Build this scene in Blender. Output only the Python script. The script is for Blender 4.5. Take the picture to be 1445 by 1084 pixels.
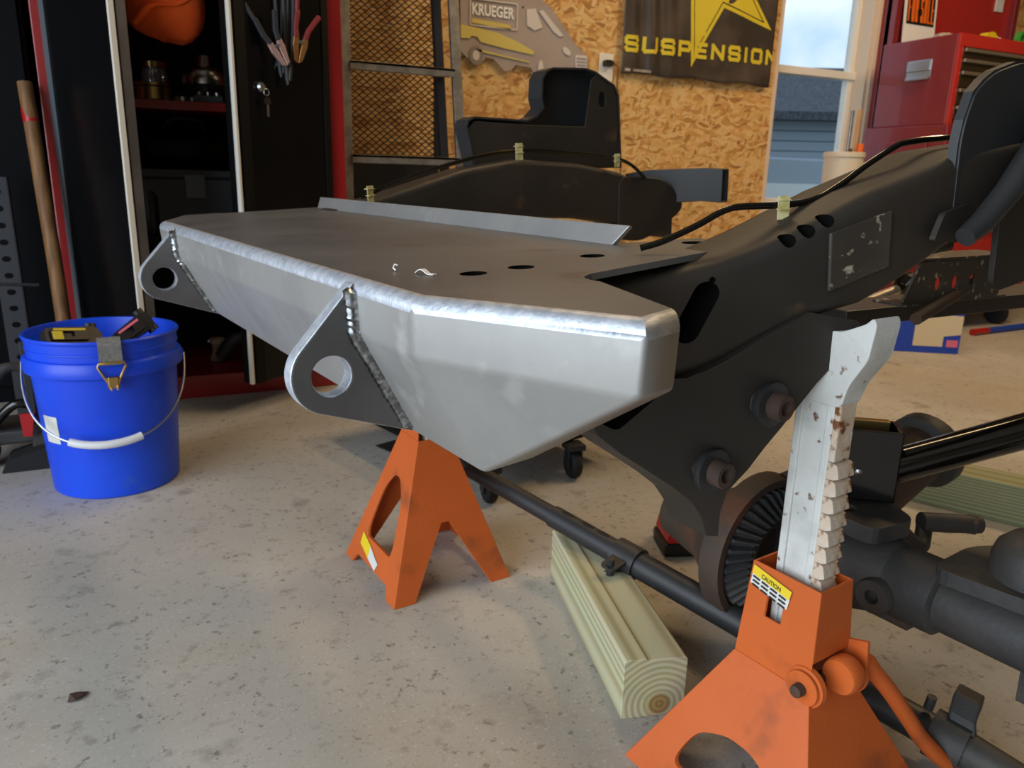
import bpy, bmesh, math, random
from mathutils import Vector, Matrix, noise
from math import sin, cos, pi, radians, sqrt, atan2
random.seed(7)
SC = bpy.context.scene
COL = SC.collection
for o in list(bpy.data.objects): bpy.data.objects.remove(o)

# ------------------------------------------------------------------ camera
CAM_H, YAW, PITCH, ROLL = 0.69, radians(26), radians(15), radians(1.4)
cam = bpy.data.cameras.new('camera')
cam.sensor_width = 36.0
cam.lens = 1086.0 / 1445.0 * 36.0
cam.clip_start = 0.02
cam.dof.use_dof = True
cam.dof.focus_distance = 0.72
cam.dof.aperture_fstop = 13.0
co = bpy.data.objects.new('camera', cam); COL.objects.link(co)
fh = Vector((sin(YAW), cos(YAW), 0)); rr = Vector((cos(YAW), -sin(YAW), 0)); zz = Vector((0, 0, 1))
fw = fh * cos(PITCH) - zz * sin(PITCH); up = fh * sin(PITCH) + zz * cos(PITCH)
r2 = rr * cos(ROLL) + up * sin(ROLL); u2 = up * cos(ROLL) - rr * sin(ROLL)
co.matrix_world = Matrix(((r2.x, u2.x, -fw.x, 0), (r2.y, u2.y, -fw.y, 0), (r2.z, u2.z, -fw.z, CAM_H), (0, 0, 0, 1)))
SC.camera = co

# ------------------------------------------------------------------ world and light
W = bpy.data.worlds.new('sky'); SC.world = W; W.use_nodes = True
nt = W.node_tree; nt.nodes.clear()
wo = nt.nodes.new('ShaderNodeOutputWorld'); bg = nt.nodes.new('ShaderNodeBackground')
tc = nt.nodes.new('ShaderNodeTexCoord'); ns = nt.nodes.new('ShaderNodeTexNoise'); rp = nt.nodes.new('ShaderNodeValToRGB')
ns.inputs['Scale'].default_value = 5; ns.inputs['Detail'].default_value = 8
rp.color_ramp.elements[0].position = .42; rp.color_ramp.elements[0].color = (.36, .56, .80, 1)
rp.color_ramp.elements[1].position = .6; rp.color_ramp.elements[1].color = (.80, .88, .96, 1)
nt.links.new(tc.outputs['Generated'], ns.inputs['Vector']); nt.links.new(ns.outputs['Fac'], rp.inputs['Fac'])
nt.links.new(rp.outputs['Color'], bg.inputs['Color']); nt.links.new(bg.outputs[0], wo.inputs[0])
bg.inputs['Strength'].default_value = 1.0

def area(name, loc, size, energy, col, target=None, rot=None):
    l = bpy.data.lights.new(name, 'AREA'); l.shape = 'RECTANGLE'; l.size, l.size_y = size
    l.energy = energy; l.color = col
    o = bpy.data.objects.new(name, l); COL.objects.link(o); o.location = loc
    if target is not None: o.rotation_euler = (Vector(target) - Vector(loc)).to_track_quat('-Z', 'Y').to_euler()
    return o
# daylight entering through the open garage door on the left
area('door_daylight', (-1.98, -.5, 1.15), (4.0, 2.2), 96, (.82, .91, 1.0), target=(0, -.5, 1.15))
SC.view_settings.view_transform = 'Standard'; SC.view_settings.look = 'None'
SC.view_settings.gamma = 1; SC.view_settings.use_curve_mapping = False
SC.view_settings.exposure = 0.3

# ------------------------------------------------------------------ helpers
def C(hx):
    hx = hx.lstrip('#'); v = [int(hx[i:i + 2], 16) / 255 for i in (0, 2, 4)]
    return tuple((c / 12.92 if c <= .04045 else ((c + .055) / 1.055) ** 2.4) for c in v) + (1,)
MATS = {}
def M(name, col, rough=.5, metal=0., col2=None, scale=12, lo=.4, hi=.62, bump=0., bscale=80, rvar=0., stretch=None, coat=0., detail=6, emit=0, spots=None, sscale=40, slo=.62, shi=.68, alpha=1, spec=None):
    m = bpy.data.materials.new(name); m.use_nodes = True; MATS[name] = m
    n = m.node_tree.nodes; L = m.node_tree.links; b = n['Principled BSDF']
    b.inputs['Base Color'].default_value = C(col); b.inputs['Roughness'].default_value = rough
    b.inputs['Metallic'].default_value = metal; b.inputs['Coat Weight'].default_value = coat
    t = n.new('ShaderNodeTexCoord'); vec = t.outputs['Object']
    if stretch:
        mp = n.new('ShaderNodeMapping'); mp.inputs['Scale'].default_value = stretch; L.new(vec, mp.inputs[0]); vec = mp.outputs[0]
    out = None
    if col2:
        a = n.new('ShaderNodeTexNoise'); a.inputs['Scale'].default_value = scale; a.inputs['Detail'].default_value = detail; L.new(vec, a.inputs['Vector'])
        r = n.new('ShaderNodeValToRGB'); r.color_ramp.elements[0].position = lo; r.color_ramp.elements[1].position = hi
        r.color_ramp.elements[0].color = C(col); r.color_ramp.elements[1].color = C(col2); L.new(a.outputs['Fac'], r.inputs[0]); out = r.outputs[0]
        if rvar:
            mr = n.new('ShaderNodeMapRange'); mr.inputs[3].default_value = rough - rvar; mr.inputs[4].default_value = rough + rvar
            L.new(a.outputs['Fac'], mr.inputs[0]); L.new(mr.outputs[0], b.inputs['Roughness'])
    if spots:
        a = n.new('ShaderNodeTexNoise'); a.inputs['Scale'].default_value = sscale; a.inputs['Detail'].default_value = 4; L.new(t.outputs['Object'], a.inputs['Vector'])
        r = n.new('ShaderNodeMapRange'); r.inputs[1].default_value = slo; r.inputs[2].default_value = shi; L.new(a.outputs['Fac'], r.inputs[0])
        x = n.new('ShaderNodeMix'); x.data_type = 'RGBA'; L.new(r.outputs[0], x.inputs[0])
        if out: L.new(out, x.inputs[6])
        else: x.inputs[6].default_value = C(col)
        x.inputs[7].default_value = C(spots); out = x.outputs[2]
    if out: L.new(out, b.inputs['Base Color'])
    if bump:
        a = n.new('ShaderNodeTexNoise'); a.inputs['Scale'].default_value = bscale; a.inputs['Detail'].default_value = 5; L.new(vec, a.inputs['Vector'])
        bp = n.new('ShaderNodeBump'); bp.inputs['Strength'].default_value = bump; bp.inputs['Distance'].default_value = .002
        L.new(a.outputs['Fac'], bp.inputs['Height']); L.new(bp.outputs[0], b.inputs['Normal'])
    if emit:
        b.inputs['Emission Color'].default_value = C(col); b.inputs['Emission Strength'].default_value = emit
    if spec is not None: b.inputs['Specular IOR Level'].default_value = spec
    if alpha < 1: b.inputs['Alpha'].default_value = alpha
    return m

class MB:
    """collects shapes, builds ONE mesh object"""
    def __init__(s): s.v = []; s.f = []; s.mi = []
    def add(s, verts, faces, mi=0):
        k = len(s.v); s.v += [tuple(p) for p in verts]
        s.f += [tuple(i + k for i in f) for f in faces]; s.mi += [mi] * len(faces); return s
    def box(s, x0, x1, y0, y1, z0, z1, mi=0, T=None):
        v = [Vector(p) for p in ((x0, y0, z0), (x1, y0, z0), (x1, y1, z0), (x0, y1, z0), (x0, y0, z1), (x1, y0, z1), (x1, y1, z1), (x0, y1, z1))]
        if T is not None: v = [T @ p for p in v]
        return s.add(v, [(0, 3, 2, 1), (4, 5, 6, 7), (0, 1, 5, 4), (1, 2, 6, 5), (2, 3, 7, 6), (3, 0, 4, 7)], mi)
    def rings(s, rings, cap=True, closed=True, mi=0):
        n = len(rings[0]); v = [p for r in rings for p in r]; f = []
        for i in range(len(rings) - 1):
            for j in range(n if closed else n - 1):
                a = i * n + j; b = i * n + (j + 1) % n; f.append((a, b, b + n, a + n))
        if cap: f.append(tuple(range(n - 1, -1, -1))); f.append(tuple(range((len(rings) - 1) * n, len(rings) * n)))
        return s.add(v, f, mi)
    def tube(s, pts, r, n=12, cap=True, mi=0, up=None):
        pts = [Vector(p) for p in pts]; R = r if isinstance(r, (list, tuple)) else [r] * len(pts); rs = []
        ref = None
        for i, p in enumerate(pts):
            d = (pts[min(i + 1, len(pts) - 1)] - pts[max(i - 1, 0)]).normalized()
            if ref is None:
                ref = Vector(up) if up else (Vector((0, 0, 1)) if abs(d.z) < .9 else Vector((1, 0, 0)))
            a = (ref - d * ref.dot(d)).normalized(); b = d.cross(a); ref = a
            rs.append([p + (a * cos(2 * pi * k / n) + b * sin(2 * pi * k / n)) * R[i] for k in range(n)])
        return s.rings(rs, cap, mi=mi)
    def ribbon(s, pts, wdir, w, th, mi=0):
        pts = [Vector(p) for p in pts]; wd = Vector(wdir).normalized(); rs = []
        for i, p in enumerate(pts):
            d = (pts[min(i + 1, len(pts) - 1)] - pts[max(i - 1, 0)]).normalized(); nn = d.cross(wd).normalized()
            rs.append([p + wd * w / 2 + nn * th / 2, p - wd * w / 2 + nn * th / 2, p - wd * w / 2 - nn * th / 2, p + wd * w / 2 - nn * th / 2])
        return s.rings(rs, mi=mi)
    def lathe(s, prof, n=32, T=None, mi=0):
        rs = [[Vector((r * cos(2 * pi * k / n), r * sin(2 * pi * k / n), z)) for k in range(n)] for r, z in prof]
        if T is not None: rs = [[T @ p for p in r] for r in rs]
        return s.rings(rs, True, mi=mi)
    def plate(s, outline, holes=(), th=.005, fn=None, mi=0, mi_side=None, mi_hole=None):
        """polygon (2D, holes allowed) extruded by th; fn maps (a, b, depth 0..1) to 3D"""
        fn = fn or (lambda a, b, t: Vector((a, b, t * th)))
        bm = bmesh.new(); loops = []
        for lp in [outline] + list(holes):
            vs = [bm.verts.new((p[0], p[1], 0)) for p in lp]; loops.append(vs)
            for i in range(len(vs)): bm.edges.new((vs[i], vs[(i + 1) % len(vs)]))
        bmesh.ops.triangle_fill(bm, use_beauty=True, use_dissolve=False, edges=bm.edges[:], normal=(0, 0, 1))
        bm.verts.index_update(); bm.normal_update()
        V0 = [(v.co.x, v.co.y) for v in bm.verts]; F = []
        for f in bm.faces:
            t = [v.index for v in f.verts]
            if f.normal.z < 0: t.reverse()
            F.append(t)
        n = len(V0); k = len(s.v)
        s.v += [tuple(fn(a, b, 0)) for a, b in V0] + [tuple(fn(a, b, 1)) for a, b in V0]
        for t in F:
            s.f.append(tuple(k + i for i in reversed(t))); s.f.append(tuple(k + n + i for i in t)); s.mi += [mi, mi]
        for li, lp in enumerate(loops):
            ms = mi_hole if (li and mi_hole is not None) else (mi if mi_side is None else mi_side)
            idx = [v.index for v in lp]
            for i in range(len(idx)):
                a, b = idx[i], idx[(i + 1) % len(idx)]; s.f.append((k + a, k + b, k + n + b, k + n + a)); s.mi.append(ms)
        bm.free(); return s
    def build(s, name, mat, parent=None, smooth=False, bevel=0, seg=2, angle=40, T=None, fixn=True, sub=0, mods=()):
        me = bpy.data.meshes.new(name)
        me.from_pydata([tuple(T @ Vector(p)) if T is not None else p for p in s.v], [], s.f)
        mats = mat if isinstance(mat, (list, tuple)) else [mat]
        for m in mats: me.materials.append(MATS[m] if isinstance(m, str) else m)
        for p, i in zip(me.polygons, s.mi): p.material_index = i
        if fixn:
            bm = bmesh.new(); bm.from_mesh(me); bmesh.ops.recalc_face_normals(bm, faces=bm.faces[:]); bm.to_mesh(me); bm.free()
        o = bpy.data.objects.new(name, me); COL.objects.link(o)
        if parent: o.parent = parent
        if bevel:
            b = o.modifiers.new('bevel', 'BEVEL'); b.width = bevel; b.segments = seg; b.limit_method = 'ANGLE'; b.angle_limit = radians(angle); b.harden_normals = False
        if sub:
            b = o.modifiers.new('sub', 'SUBSURF'); b.levels = b.render_levels = sub
        if smooth:
            for p in me.polygons: p.use_smooth = True
            if not sub: me.set_sharp_from_angle(angle=radians(angle if smooth is True else smooth))
        return o

def tag(o, label=None, cat=None, group=None, kind=None):
    for k, v in (('label', label), ('category', cat), ('group', group), ('kind', kind)):
        if v: o[k] = v
    return o
def thing(name, label, cat, loc=(0, 0, 0), rz=0, group=None):
    o = bpy.data.objects.new(name, None); COL.objects.link(o); o.location = loc; o.rotation_euler = (0, 0, rz); o.empty_display_size = .05
    return tag(o, label, cat, group)
def circ(cx, cy, r, n=20, ry=None, a0=0, a1=2 * pi, rot=0):
    ry = ry or r; full = abs(a1 - a0 - 2 * pi) < 1e-6; out = []
    for k in range(n):
        a = a0 + (a1 - a0) * k / (n if full else n - 1); x, y = r * cos(a), ry * sin(a)
        out.append((cx + x * cos(rot) - y * sin(rot), cy + x * sin(rot) + y * cos(rot)))
    return out
def rrect(x0, x1, y0, y1, r, n=5):
    out = []
    for cx, cy, a in ((x1 - r, y0 + r, -pi / 2), (x1 - r, y1 - r, 0), (x0 + r, y1 - r, pi / 2), (x0 + r, y0 + r, pi)):
        out += [(cx + r * cos(a + pi / 2 * k / (n - 1)), cy + r * sin(a + pi / 2 * k / (n - 1))) for k in range(n)]
    return out
def roundpoly(pts, r, n=4):
    out = []; m = len(pts); rs = r if isinstance(r, (list, tuple)) else [r] * m
    for i in range(m):
        p = Vector(pts[i]).to_2d(); a = Vector(pts[i - 1]).to_2d(); b = Vector(pts[(i + 1) % m]).to_2d()
        da = (a - p); db = (b - p); q = min(rs[i], da.length * .45, db.length * .45)
        if q < 1e-6: out.append((p.x, p.y)); continue
        p0 = p + da.normalized() * q; p1 = p + db.normalized() * q
        for k in range(n + 1):
            t = k / n; x = p0 * (1 - t) ** 2 + p * 2 * t * (1 - t) + p1 * t * t; out.append((x.x, x.y))
    return out
def lerp(a, b, t): return a + (b - a) * t
def interp(x, xs, ys):
    if x <= xs[0]: return ys[0]
    for i in range(len(xs) - 1):
        if x <= xs[i + 1]: return lerp(ys[i], ys[i + 1], (x - xs[i]) / (xs[i + 1] - xs[i]))
    return ys[-1]
def spline(pts, n=6):
    P = [Vector(p) for p in pts]; out = []
    for i in range(len(P) - 1):
        a = P[max(i - 1, 0)]; b = P[i]; c = P[i + 1]; d = P[min(i + 2, len(P) - 1)]
        for k in range(n):
            t = k / n; out.append(.5 * ((2 * b) + (c - a) * t + (2 * a - 5 * b + 4 * c - d) * t * t + (3 * b - a - 3 * c + d) * t ** 3))
    out.append(P[-1]); return out
def text_mesh(s, size=1, extrude=.0, bold=0):
    cu = bpy.data.curves.new('lettering', 'FONT'); cu.body = s; cu.size = size; cu.extrude = extrude; cu.resolution_u = 3; cu.offset = bold
    o = bpy.data.objects.new('lettering_tmp', cu); COL.objects.link(o); dg = bpy.context.evaluated_depsgraph_get()
    me = bpy.data.meshes.new_from_object(o.evaluated_get(dg)); bpy.data.objects.remove(o); bpy.data.curves.remove(cu)
    v = [Vector(p.co) for p in me.vertices]; f = [tuple(p.vertices) for p in me.polygons]; bpy.data.meshes.remove(me)
    x0 = min(p.x for p in v); x1 = max(p.x for p in v); y0 = min(p.y for p in v); y1 = max(p.y for p in v)
    return [Vector(((p.x - x0) / (x1 - x0), (p.y - y0) / (y1 - y0), p.z)) for p in v], f
def lettering(s, fn, mat, parent, name='lettering', bold=.025):
    v, f = text_mesh(s, bold=bold); m = MB(); m.add([fn(p.x, p.y) for p in v], f); return m.build(name, mat, parent, fixn=False)
GLYPH = {
 'S': [[(1, .82), (.9, 1), (.1, 1), (0, .88), (0, .62), (.1, .52), (.9, .48), (1, .38), (1, .12), (.9, 0), (.1, 0), (0, .18)]],
 'U': [[(0, 1), (0, .15), (.12, 0), (.88, 0), (1, .15), (1, 1)]],
 'P': [[(0, 0), (0, 1), (.88, 1), (1, .88), (1, .55), (.88, .42), (0, .42)]],
 'E': [[(1, 1), (0, 1), (0, 0), (1, 0)], [(0, .5), (.92, .5)]],
 'N': [[(0, 0), (0, 1), (1, 0), (1, 1)]],
 'I': [[(.5, 0), (.5, 1)]],
 'O': [[(.5, 0), (.12, 0), (0, .15), (0, .85), (.12, 1), (.88, 1), (1, .85), (1, .15), (.88, 0), (.5, 0)]],
 'F': [[(0, 0), (0, 1), (1, 1)], [(0, .5), (.85, .5)]],
 'R': [[(0, 0), (0, 1), (.85, 1), (1, .88), (1, .58), (.85, .46), (0, .46)], [(.45, .46), (1, 0)]],
 'A': [[(0, 0), (0, .8), (.25, 1), (.75, 1), (1, .8), (1, 0)], [(0, .4), (1, .4)]],
 'L': [[(0, 1), (0, 0), (1, 0)]]}
def block_text(word, x0, x1, z0, h, th, gap, fn, mat, parent, rise=0, xmax=1e9):
    """sign-painter letters of equal strokes; every letter is a piece of lettering"""
    wts = [.35 if c in 'I ' else 1 for c in word]; unit = (x1 - x0 - gap * (len(word) - 1)) / sum(wts); x = x0
    for c, wt in zip(word, wts):
        if c != ' ':
            m = MB(); wd = unit * wt - th
            for st_ in GLYPH[c]:
                P = [Vector((x + th / 2 + p[0] * wd, z0 + rise * (x - x0) / (x1 - x0) + th / 2 + p[1] * (h - th))) for p in st_]
                for i in range(len(P) - 1):
                    d = (P[i + 1] - P[i]).normalized(); n_ = Vector((-d.y, d.x)) * th / 2
                    e0, e1 = P[i] - d * th * .42 * (i == 0 or 1), P[i + 1] + d * th * .42
                    q = [e0 + n_, e0 - n_, e1 - n_, e1 + n_]; seg = 4
                    va_ = [fn(min(xmax, lerp(q[0].x, q[3].x, k / seg)), lerp(q[0].y, q[3].y, k / seg), i) for k in range(seg + 1)] + [fn(min(xmax, lerp(q[1].x, q[2].x, k / seg)), lerp(q[1].y, q[2].y, k / seg), i) for k in range(seg + 1)]
                    m.add(va_, [(k, k + 1, k + seg + 2, k + seg + 1) for k in range(seg)])
            m.build('letter', mat, parent, fixn=False)
        x += unit * wt + gap
def cut(o, cutters):
    """boolean holes, applied"""
    for c in cutters:
        b = o.modifiers.new('cut', 'BOOLEAN'); b.object = c; b.operation = 'DIFFERENCE'; b.solver = 'EXACT'; b.material_mode = 'TRANSFER'
    dg = bpy.context.evaluated_depsgraph_get(); me = bpy.data.meshes.new_from_object(o.evaluated_get(dg))
    o.modifiers.clear(); old = o.data; o.data = me; me.name = o.name; bpy.data.meshes.remove(old)
    for c in cutters:
        d = c.data; bpy.data.objects.remove(c); bpy.data.meshes.remove(d)
    return o

# ------------------------------------------------------------------ materials
M('concrete', '#a39e95', .8, col2='#bfbab0', scale=2.2, lo=.3, hi=.7, bump=.25, bscale=45, spots='#7d776e', sscale=9, slo=.62, shi=.78)
def concrete_extra():
    m = MATS['concrete']; n = m.node_tree.nodes; L = m.node_tree.links; b = n['Principled BSDF']
    src = b.inputs['Base Color'].links[0].from_socket; t = n.new('ShaderNodeTexCoord')
    for sc, lo, hi, col in ((75, .60, .68, '#5f5850'), (1.1, .55, .70, '#a3947c'), (30, .58, .72, '#857d71'), (160, .58, .70, '#c9c6bf'), (240, .63, .68, '#4d4740')):
        a = n.new('ShaderNodeTexNoise'); a.inputs['Scale'].default_value = sc; a.inputs['Detail'].default_value = 5; a.inputs['Roughness'].default_value = .6
        mp = n.new('ShaderNodeMapping'); mp.inputs['Location'].default_value = (sc * .37, sc * .11, 3.1); L.new(t.outputs['Object'], mp.inputs[0]); L.new(mp.outputs[0], a.inputs['Vector'])
        r = n.new('ShaderNodeMapRange'); r.inputs[1].default_value = lo; r.inputs[2].default_value = hi; r.inputs[4].default_value = .7; L.new(a.outputs['Fac'], r.inputs[0])
        x = n.new('ShaderNodeMix'); x.data_type = 'RGBA'; L.new(r.outputs[0], x.inputs[0]); L.new(src, x.inputs[6]); x.inputs[7].default_value = C(col); src = x.outputs[2]
    L.new(src, b.inputs['Base Color'])
concrete_extra()
def osb_mat():
    m = M('osb', '#c9954f', .62); n = m.node_tree.nodes; L = m.node_tree.links; b = n['Principled BSDF']
    t = n.new('ShaderNodeTexCoord'); wn = n.new('ShaderNodeTexNoise'); wn.inputs['Scale'].default_value = 9; L.new(t.outputs['Object'], wn.inputs['Vector'])
    mx = n.new('ShaderNodeMix'); mx.data_type = 'RGBA'; mx.blend_type = 'LINEAR_LIGHT'; mx.inputs[0].default_value = .035; L.new(t.outputs['Object'], mx.inputs[6]); L.new(wn.outputs['Color'], mx.inputs[7])
    prev = None; hgt = None
    for i, (rot, sx, sz) in enumerate(((.5, 16, 66), (-.35, 19, 75), (1.25, 18, 64), (.05, 23, 80))):
        mp = n.new('ShaderNodeMapping'); mp.inputs['Rotation'].default_value = (0, rot, 0); L.new(mx.outputs[2], mp.inputs[0])
        m2 = n.new('ShaderNodeMapping'); m2.inputs['Scale'].default_value = (sx, 8, sz); m2.inputs['Location'].default_value = (i * 3.3, i * 1.7, i * 5.1); L.new(mp.outputs[0], m2.inputs[0])
        v = n.new('ShaderNodeTexVoronoi'); v.inputs['Scale'].default_value = 1; L.new(m2.outputs[0], v.inputs['Vector'])
        sp = n.new('ShaderNodeSeparateColor'); L.new(v.outputs['Color'], sp.inputs[0])
        r = n.new('ShaderNodeValToRGB'); cr = r.color_ramp; cr.elements[0].position = 0; cr.elements[0].color = C('#a06f38'); cr.elements[1].position = 1; cr.elements[1].color = C('#e6c083')
        for pos, c in ((.12, '#bd8746'), (.4, '#d6a45e'), (.7, '#e2b878')): e = cr.elements.new(pos); e.color = C(c)
        L.new(sp.outputs[0], r.inputs[0])
        if prev is None: prev = r.outputs[0]; hgt = sp.outputs[1]
        else:
            x = n.new('ShaderNodeMix'); x.data_type = 'RGBA'; g = n.new('ShaderNodeMath'); g.operation = 'GREATER_THAN'; g.inputs[1].default_value = .58
            L.new(sp.outputs[2], g.inputs[0]); L.new(g.outputs[0], x.inputs[0]); L.new(prev, x.inputs[6]); L.new(r.outputs[0], x.inputs[7]); prev = x.outputs[2]
    nn = n.new('ShaderNodeTexNoise'); nn.inputs['Scale'].default_value = 30; nn.inputs['Detail'].default_value = 4; L.new(t.outputs['Object'], nn.inputs['Vector'])
    x = n.new('ShaderNodeMix'); x.data_type = 'RGBA'; x.blend_type = 'MULTIPLY'; x.inputs[0].default_value = .22; L.new(prev, x.inputs[6]); L.new(nn.outputs['Color'], x.inputs[7])
    L.new(x.outputs[2], b.inputs['Base Color'])
    bp = n.new('ShaderNodeBump'); bp.inputs['Strength'].default_value = .25; bp.inputs['Distance'].default_value = .002; L.new(hgt, bp.inputs['Height']); L.new(bp.outputs[0], b.inputs['Normal'])
osb_mat()
def wood_mat(name, a, bcol, px, pz, freq, rough=.7):
    """growth rings about a pith line running along local Y"""
    m = M(name, a, rough); n = m.node_tree.nodes; L = m.node_tree.links; b = n['Principled BSDF']
    t = n.new('ShaderNodeTexCoord'); mp = n.new('ShaderNodeMapping'); mp.inputs['Location'].default_value = (-px, 0, -pz); mp.inputs['Scale'].default_value = (1, .06, 1)
    L.new(t.outputs['Object'], mp.inputs[0])
    ns = n.new('ShaderNodeTexNoise'); ns.inputs['Scale'].default_value = 26; ns.inputs['Detail'].default_value = 2; L.new(mp.outputs[0], ns.inputs['Vector'])
    w = n.new('ShaderNodeTexWave'); w.wave_type = 'RINGS'; w.rings_direction = 'Y'; w.inputs['Scale'].default_value = freq; w.inputs['Distortion'].default_value = 1.6; w.inputs['Detail'].default_value = 1.5; w.inputs['Detail Scale'].default_value = .6
    L.new(mp.outputs[0], w.inputs['Vector'])
    r = n.new('ShaderNodeValToRGB'); r.color_ramp.elements[0].color = C(a); r.color_ramp.elements[0].position = .15; r.color_ramp.elements[1].color = C(bcol); r.color_ramp.elements[1].position = .95; L.new(w.outputs['Fac'], r.inputs[0])
    x = n.new('ShaderNodeMix'); x.data_type = 'RGBA'; x.blend_type = 'MULTIPLY'; x.inputs[0].default_value = .3; L.new(r.outputs[0], x.inputs[6]); L.new(ns.outputs['Color'], x.inputs[7])
    g = n.new('ShaderNodeVectorMath'); g.operation = 'MULTIPLY'; g.inputs[1].default_value = (1, 0, 1); L.new(mp.outputs[0], g.inputs[0])
    ln = n.new('ShaderNodeVectorMath'); ln.operation = 'LENGTH'; L.new(g.outputs[0], ln.inputs[0])
    mr = n.new('ShaderNodeMapRange'); mr.inputs[1].default_value = .020; mr.inputs[2].default_value = .012; L.new(ln.outputs['Value'], mr.inputs[0])
    y = n.new('ShaderNodeMix'); y.data_type = 'RGBA'; y.blend_type = 'MULTIPLY'; L.new(mr.outputs[0], y.inputs[0]); L.new(x.outputs[2], y.inputs[6]); y.inputs[7].default_value = C('#d9b48a')
    L.new(y.outputs[2], b.inputs['Base Color'])
    bp = n.new('ShaderNodeBump'); bp.inputs['Strength'].default_value = .2; bp.inputs['Distance'].default_value = .001; L.new(w.outputs['Fac'], bp.inputs['Height']); L.new(bp.outputs[0], b.inputs['Normal'])
wood_mat('post_wood', '#cbc6a2', '#aea67c', .052, .018, 37)
wood_mat('board_wood', '#a9a883', '#878a62', .04, -.02, 50)
M('steel_ground', '#a1a09d', .52, .5, col2='#8f8e8c', scale=7, lo=.35, hi=.65, rvar=.06, bump=.05, bscale=420, spots='#abaaa7', sscale=24, slo=.58, shi=.75)
M('steel_edge', '#ced4dc', .52, .7, col2='#b4bbc6', scale=90, bump=.3, bscale=260)
M('steel_scale', '#626365', .40, .35, col2='#757574', scale=5, lo=.3, hi=.7, rvar=.10, bump=.05, bscale=300, stretch=(1, 1, 1), spots='#5d5856', sscale=11, slo=.6, shi=.72)
M('steel_dark', '#5c5a5a', .42, .5, col2='#6b6969', scale=9, bump=.08, bscale=200)
M('weld', '#7d8082', .28, 1, col2='#b8bcc0', scale=140, lo=.45, hi=.6)
M('frame_black', '#26231f', .52, .15, col2='#332c25', scale=6, lo=.35, hi=.7, rvar=.1, bump=.15, bscale=90, spots='#5b4630', sscale=13, slo=.66, shi=.76)
M('frame_paint', '#2a2b2d', .5, .1, col2='#2f2f2f', scale=8, bump=.1, bscale=90, spots='#6a5237', sscale=16, slo=.70, shi=.76)
M('cast_iron', '#383838', .62, .3, col2='#46433f', scale=14, bump=.4, bscale=120, spots='#54402f', sscale=10, slo=.62, shi=.75)
M('cast_rust', '#4c3c30', .7, .2, col2='#3a332d', scale=9, bump=.4, bscale=120, spots='#5c3d2b', sscale=12, slo=.56, shi=.70)
M('rust_bare', '#4f3c31', .8, .2, col2='#3a2f29', scale=40)
M('frame_scuffed', '#37322c', .5, .15, col2='#453d33', scale=9, spots='#a59b86', sscale=75, slo=.60, shi=.68)
M('chrome_black', '#15130f', .12, .6, coat=.6)
M('black_gloss', '#0c0c0d', .22, 0, coat=.4)
M('black_plastic', '#141516', .45)
M('rubber', '#111213', .75)
M('hole_shade', '#0b0a09', .9, spec=.05)  # near-black for hole walls, the shade of hollow insides painted on
M('orange_paint', '#c6602c', .48, 0, col2='#bb5a26', scale=9, lo=.35, hi=.7, rvar=.06, bump=.12, bscale=190, spots='#643c2a', sscale=12, slo=.57, shi=.80, spec=.22)
M('white_paint', '#cfd0cb', .52, 0, col2='#aeafab', scale=24, lo=.45, hi=.8, bump=.3, bscale=200, spots='#6f4d36', sscale=62, slo=.625, shi=.69)
M('white_chipped', '#cdbfae', .6, 0, col2='#c4ab90', scale=40, bump=.4, bscale=200, spots='#74421f', sscale=60, slo=.56, shi=.62)
M('bucket_blue', '#0f43d6', .38, 0, col2='#1450e8', scale=3, spots='#3a63c9', sscale=22, slo=.66, shi=.8)
M('white_plastic', '#d9dbdc', .4)
M('cream_plastic', '#d8cdb9', .5)
M('galv_wire', '#b9bcc0', .3, 1)
M('zinc_gold', '#c7a869', .3, 1)
M('strap_grey', '#7d7c78', .85, col2='#5e5d5a', scale=160, stretch=(1, 1, 6))
M('yellow_label', '#e2c51c', .5)
M('yellow_print', '#d6bf2f', .55)
M('white_label', '#d5d5cf', .5)
M('pink_light', '#e0708a', .4)
M('cab_red', '#8f1718', .35, coat=.3)
M('cab_black', '#08090b', .25, spec=.28, col2='#0b0c0e', scale=4)
M('cab_inside', '#060708', .5, spec=.2)
M('edge_highlight', '#d8d4c8', .35, 0)  # pale colour paints the daylight highlight on the black doors' edges
M('grey_strip', '#596168', .4)
M('dark_navy', '#05080c', .6, spec=.1)
M('alu', '#a8a49c', .42, .85, col2='#8f8b84', scale=30, bump=.1, bscale=150)
M('alu_dark', '#35363a', .5, .6)
M('mesh_black', '#0d0c0b', .6)
M('banner_black_sheen', '#3b332c', .42, 0, col2='#5c4f44', scale=6, lo=.45, hi=.75)  # black vinyl, its brown-grey sheen put into the colour
M('van_grey', '#a4968d', .6, col2='#9a8c83', scale=6)
M('van_dark', '#857971', .6)
M('van_light', '#cdc3ba', .6)
M('van_yellow', '#cdbb63', .6)
M('trim_paint', '#d9c5ae', .5)
M('trim_white', '#e6e3da', .45)
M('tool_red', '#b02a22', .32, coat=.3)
M('tool_red_shaded', '#7e2226', .32, coat=.3)  # darker copy of the tool red, side shade painted in
M('drawer_dark', '#3a2d18', .4, .3)
M('sign_black', '#171412', .5)
M('sign_orange', '#f0701f', .5)
M('orange_cloth', '#f2601c', .9, col2='#e2520f', scale=12, bump=.3, bscale=120)
M('handle_wood', '#8a6238', .6, col2='#6d4a28', scale=14, stretch=(6, 6, .6))
M('tan_wood', '#c79a62', .6, col2='#b5854c', scale=14, stretch=(6, 6, .6))
M('blue_box', '#1f45ad', .5)
M('cardboard', '#d9c7a2', .7)
M('red_plastic', '#b01a1c', .35)
M('tote_grey', '#33373d', .5)
M('glassy', '#9aa3a8', .12, .5)
M('copper', '#d99a5f', .3, .9)
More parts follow.
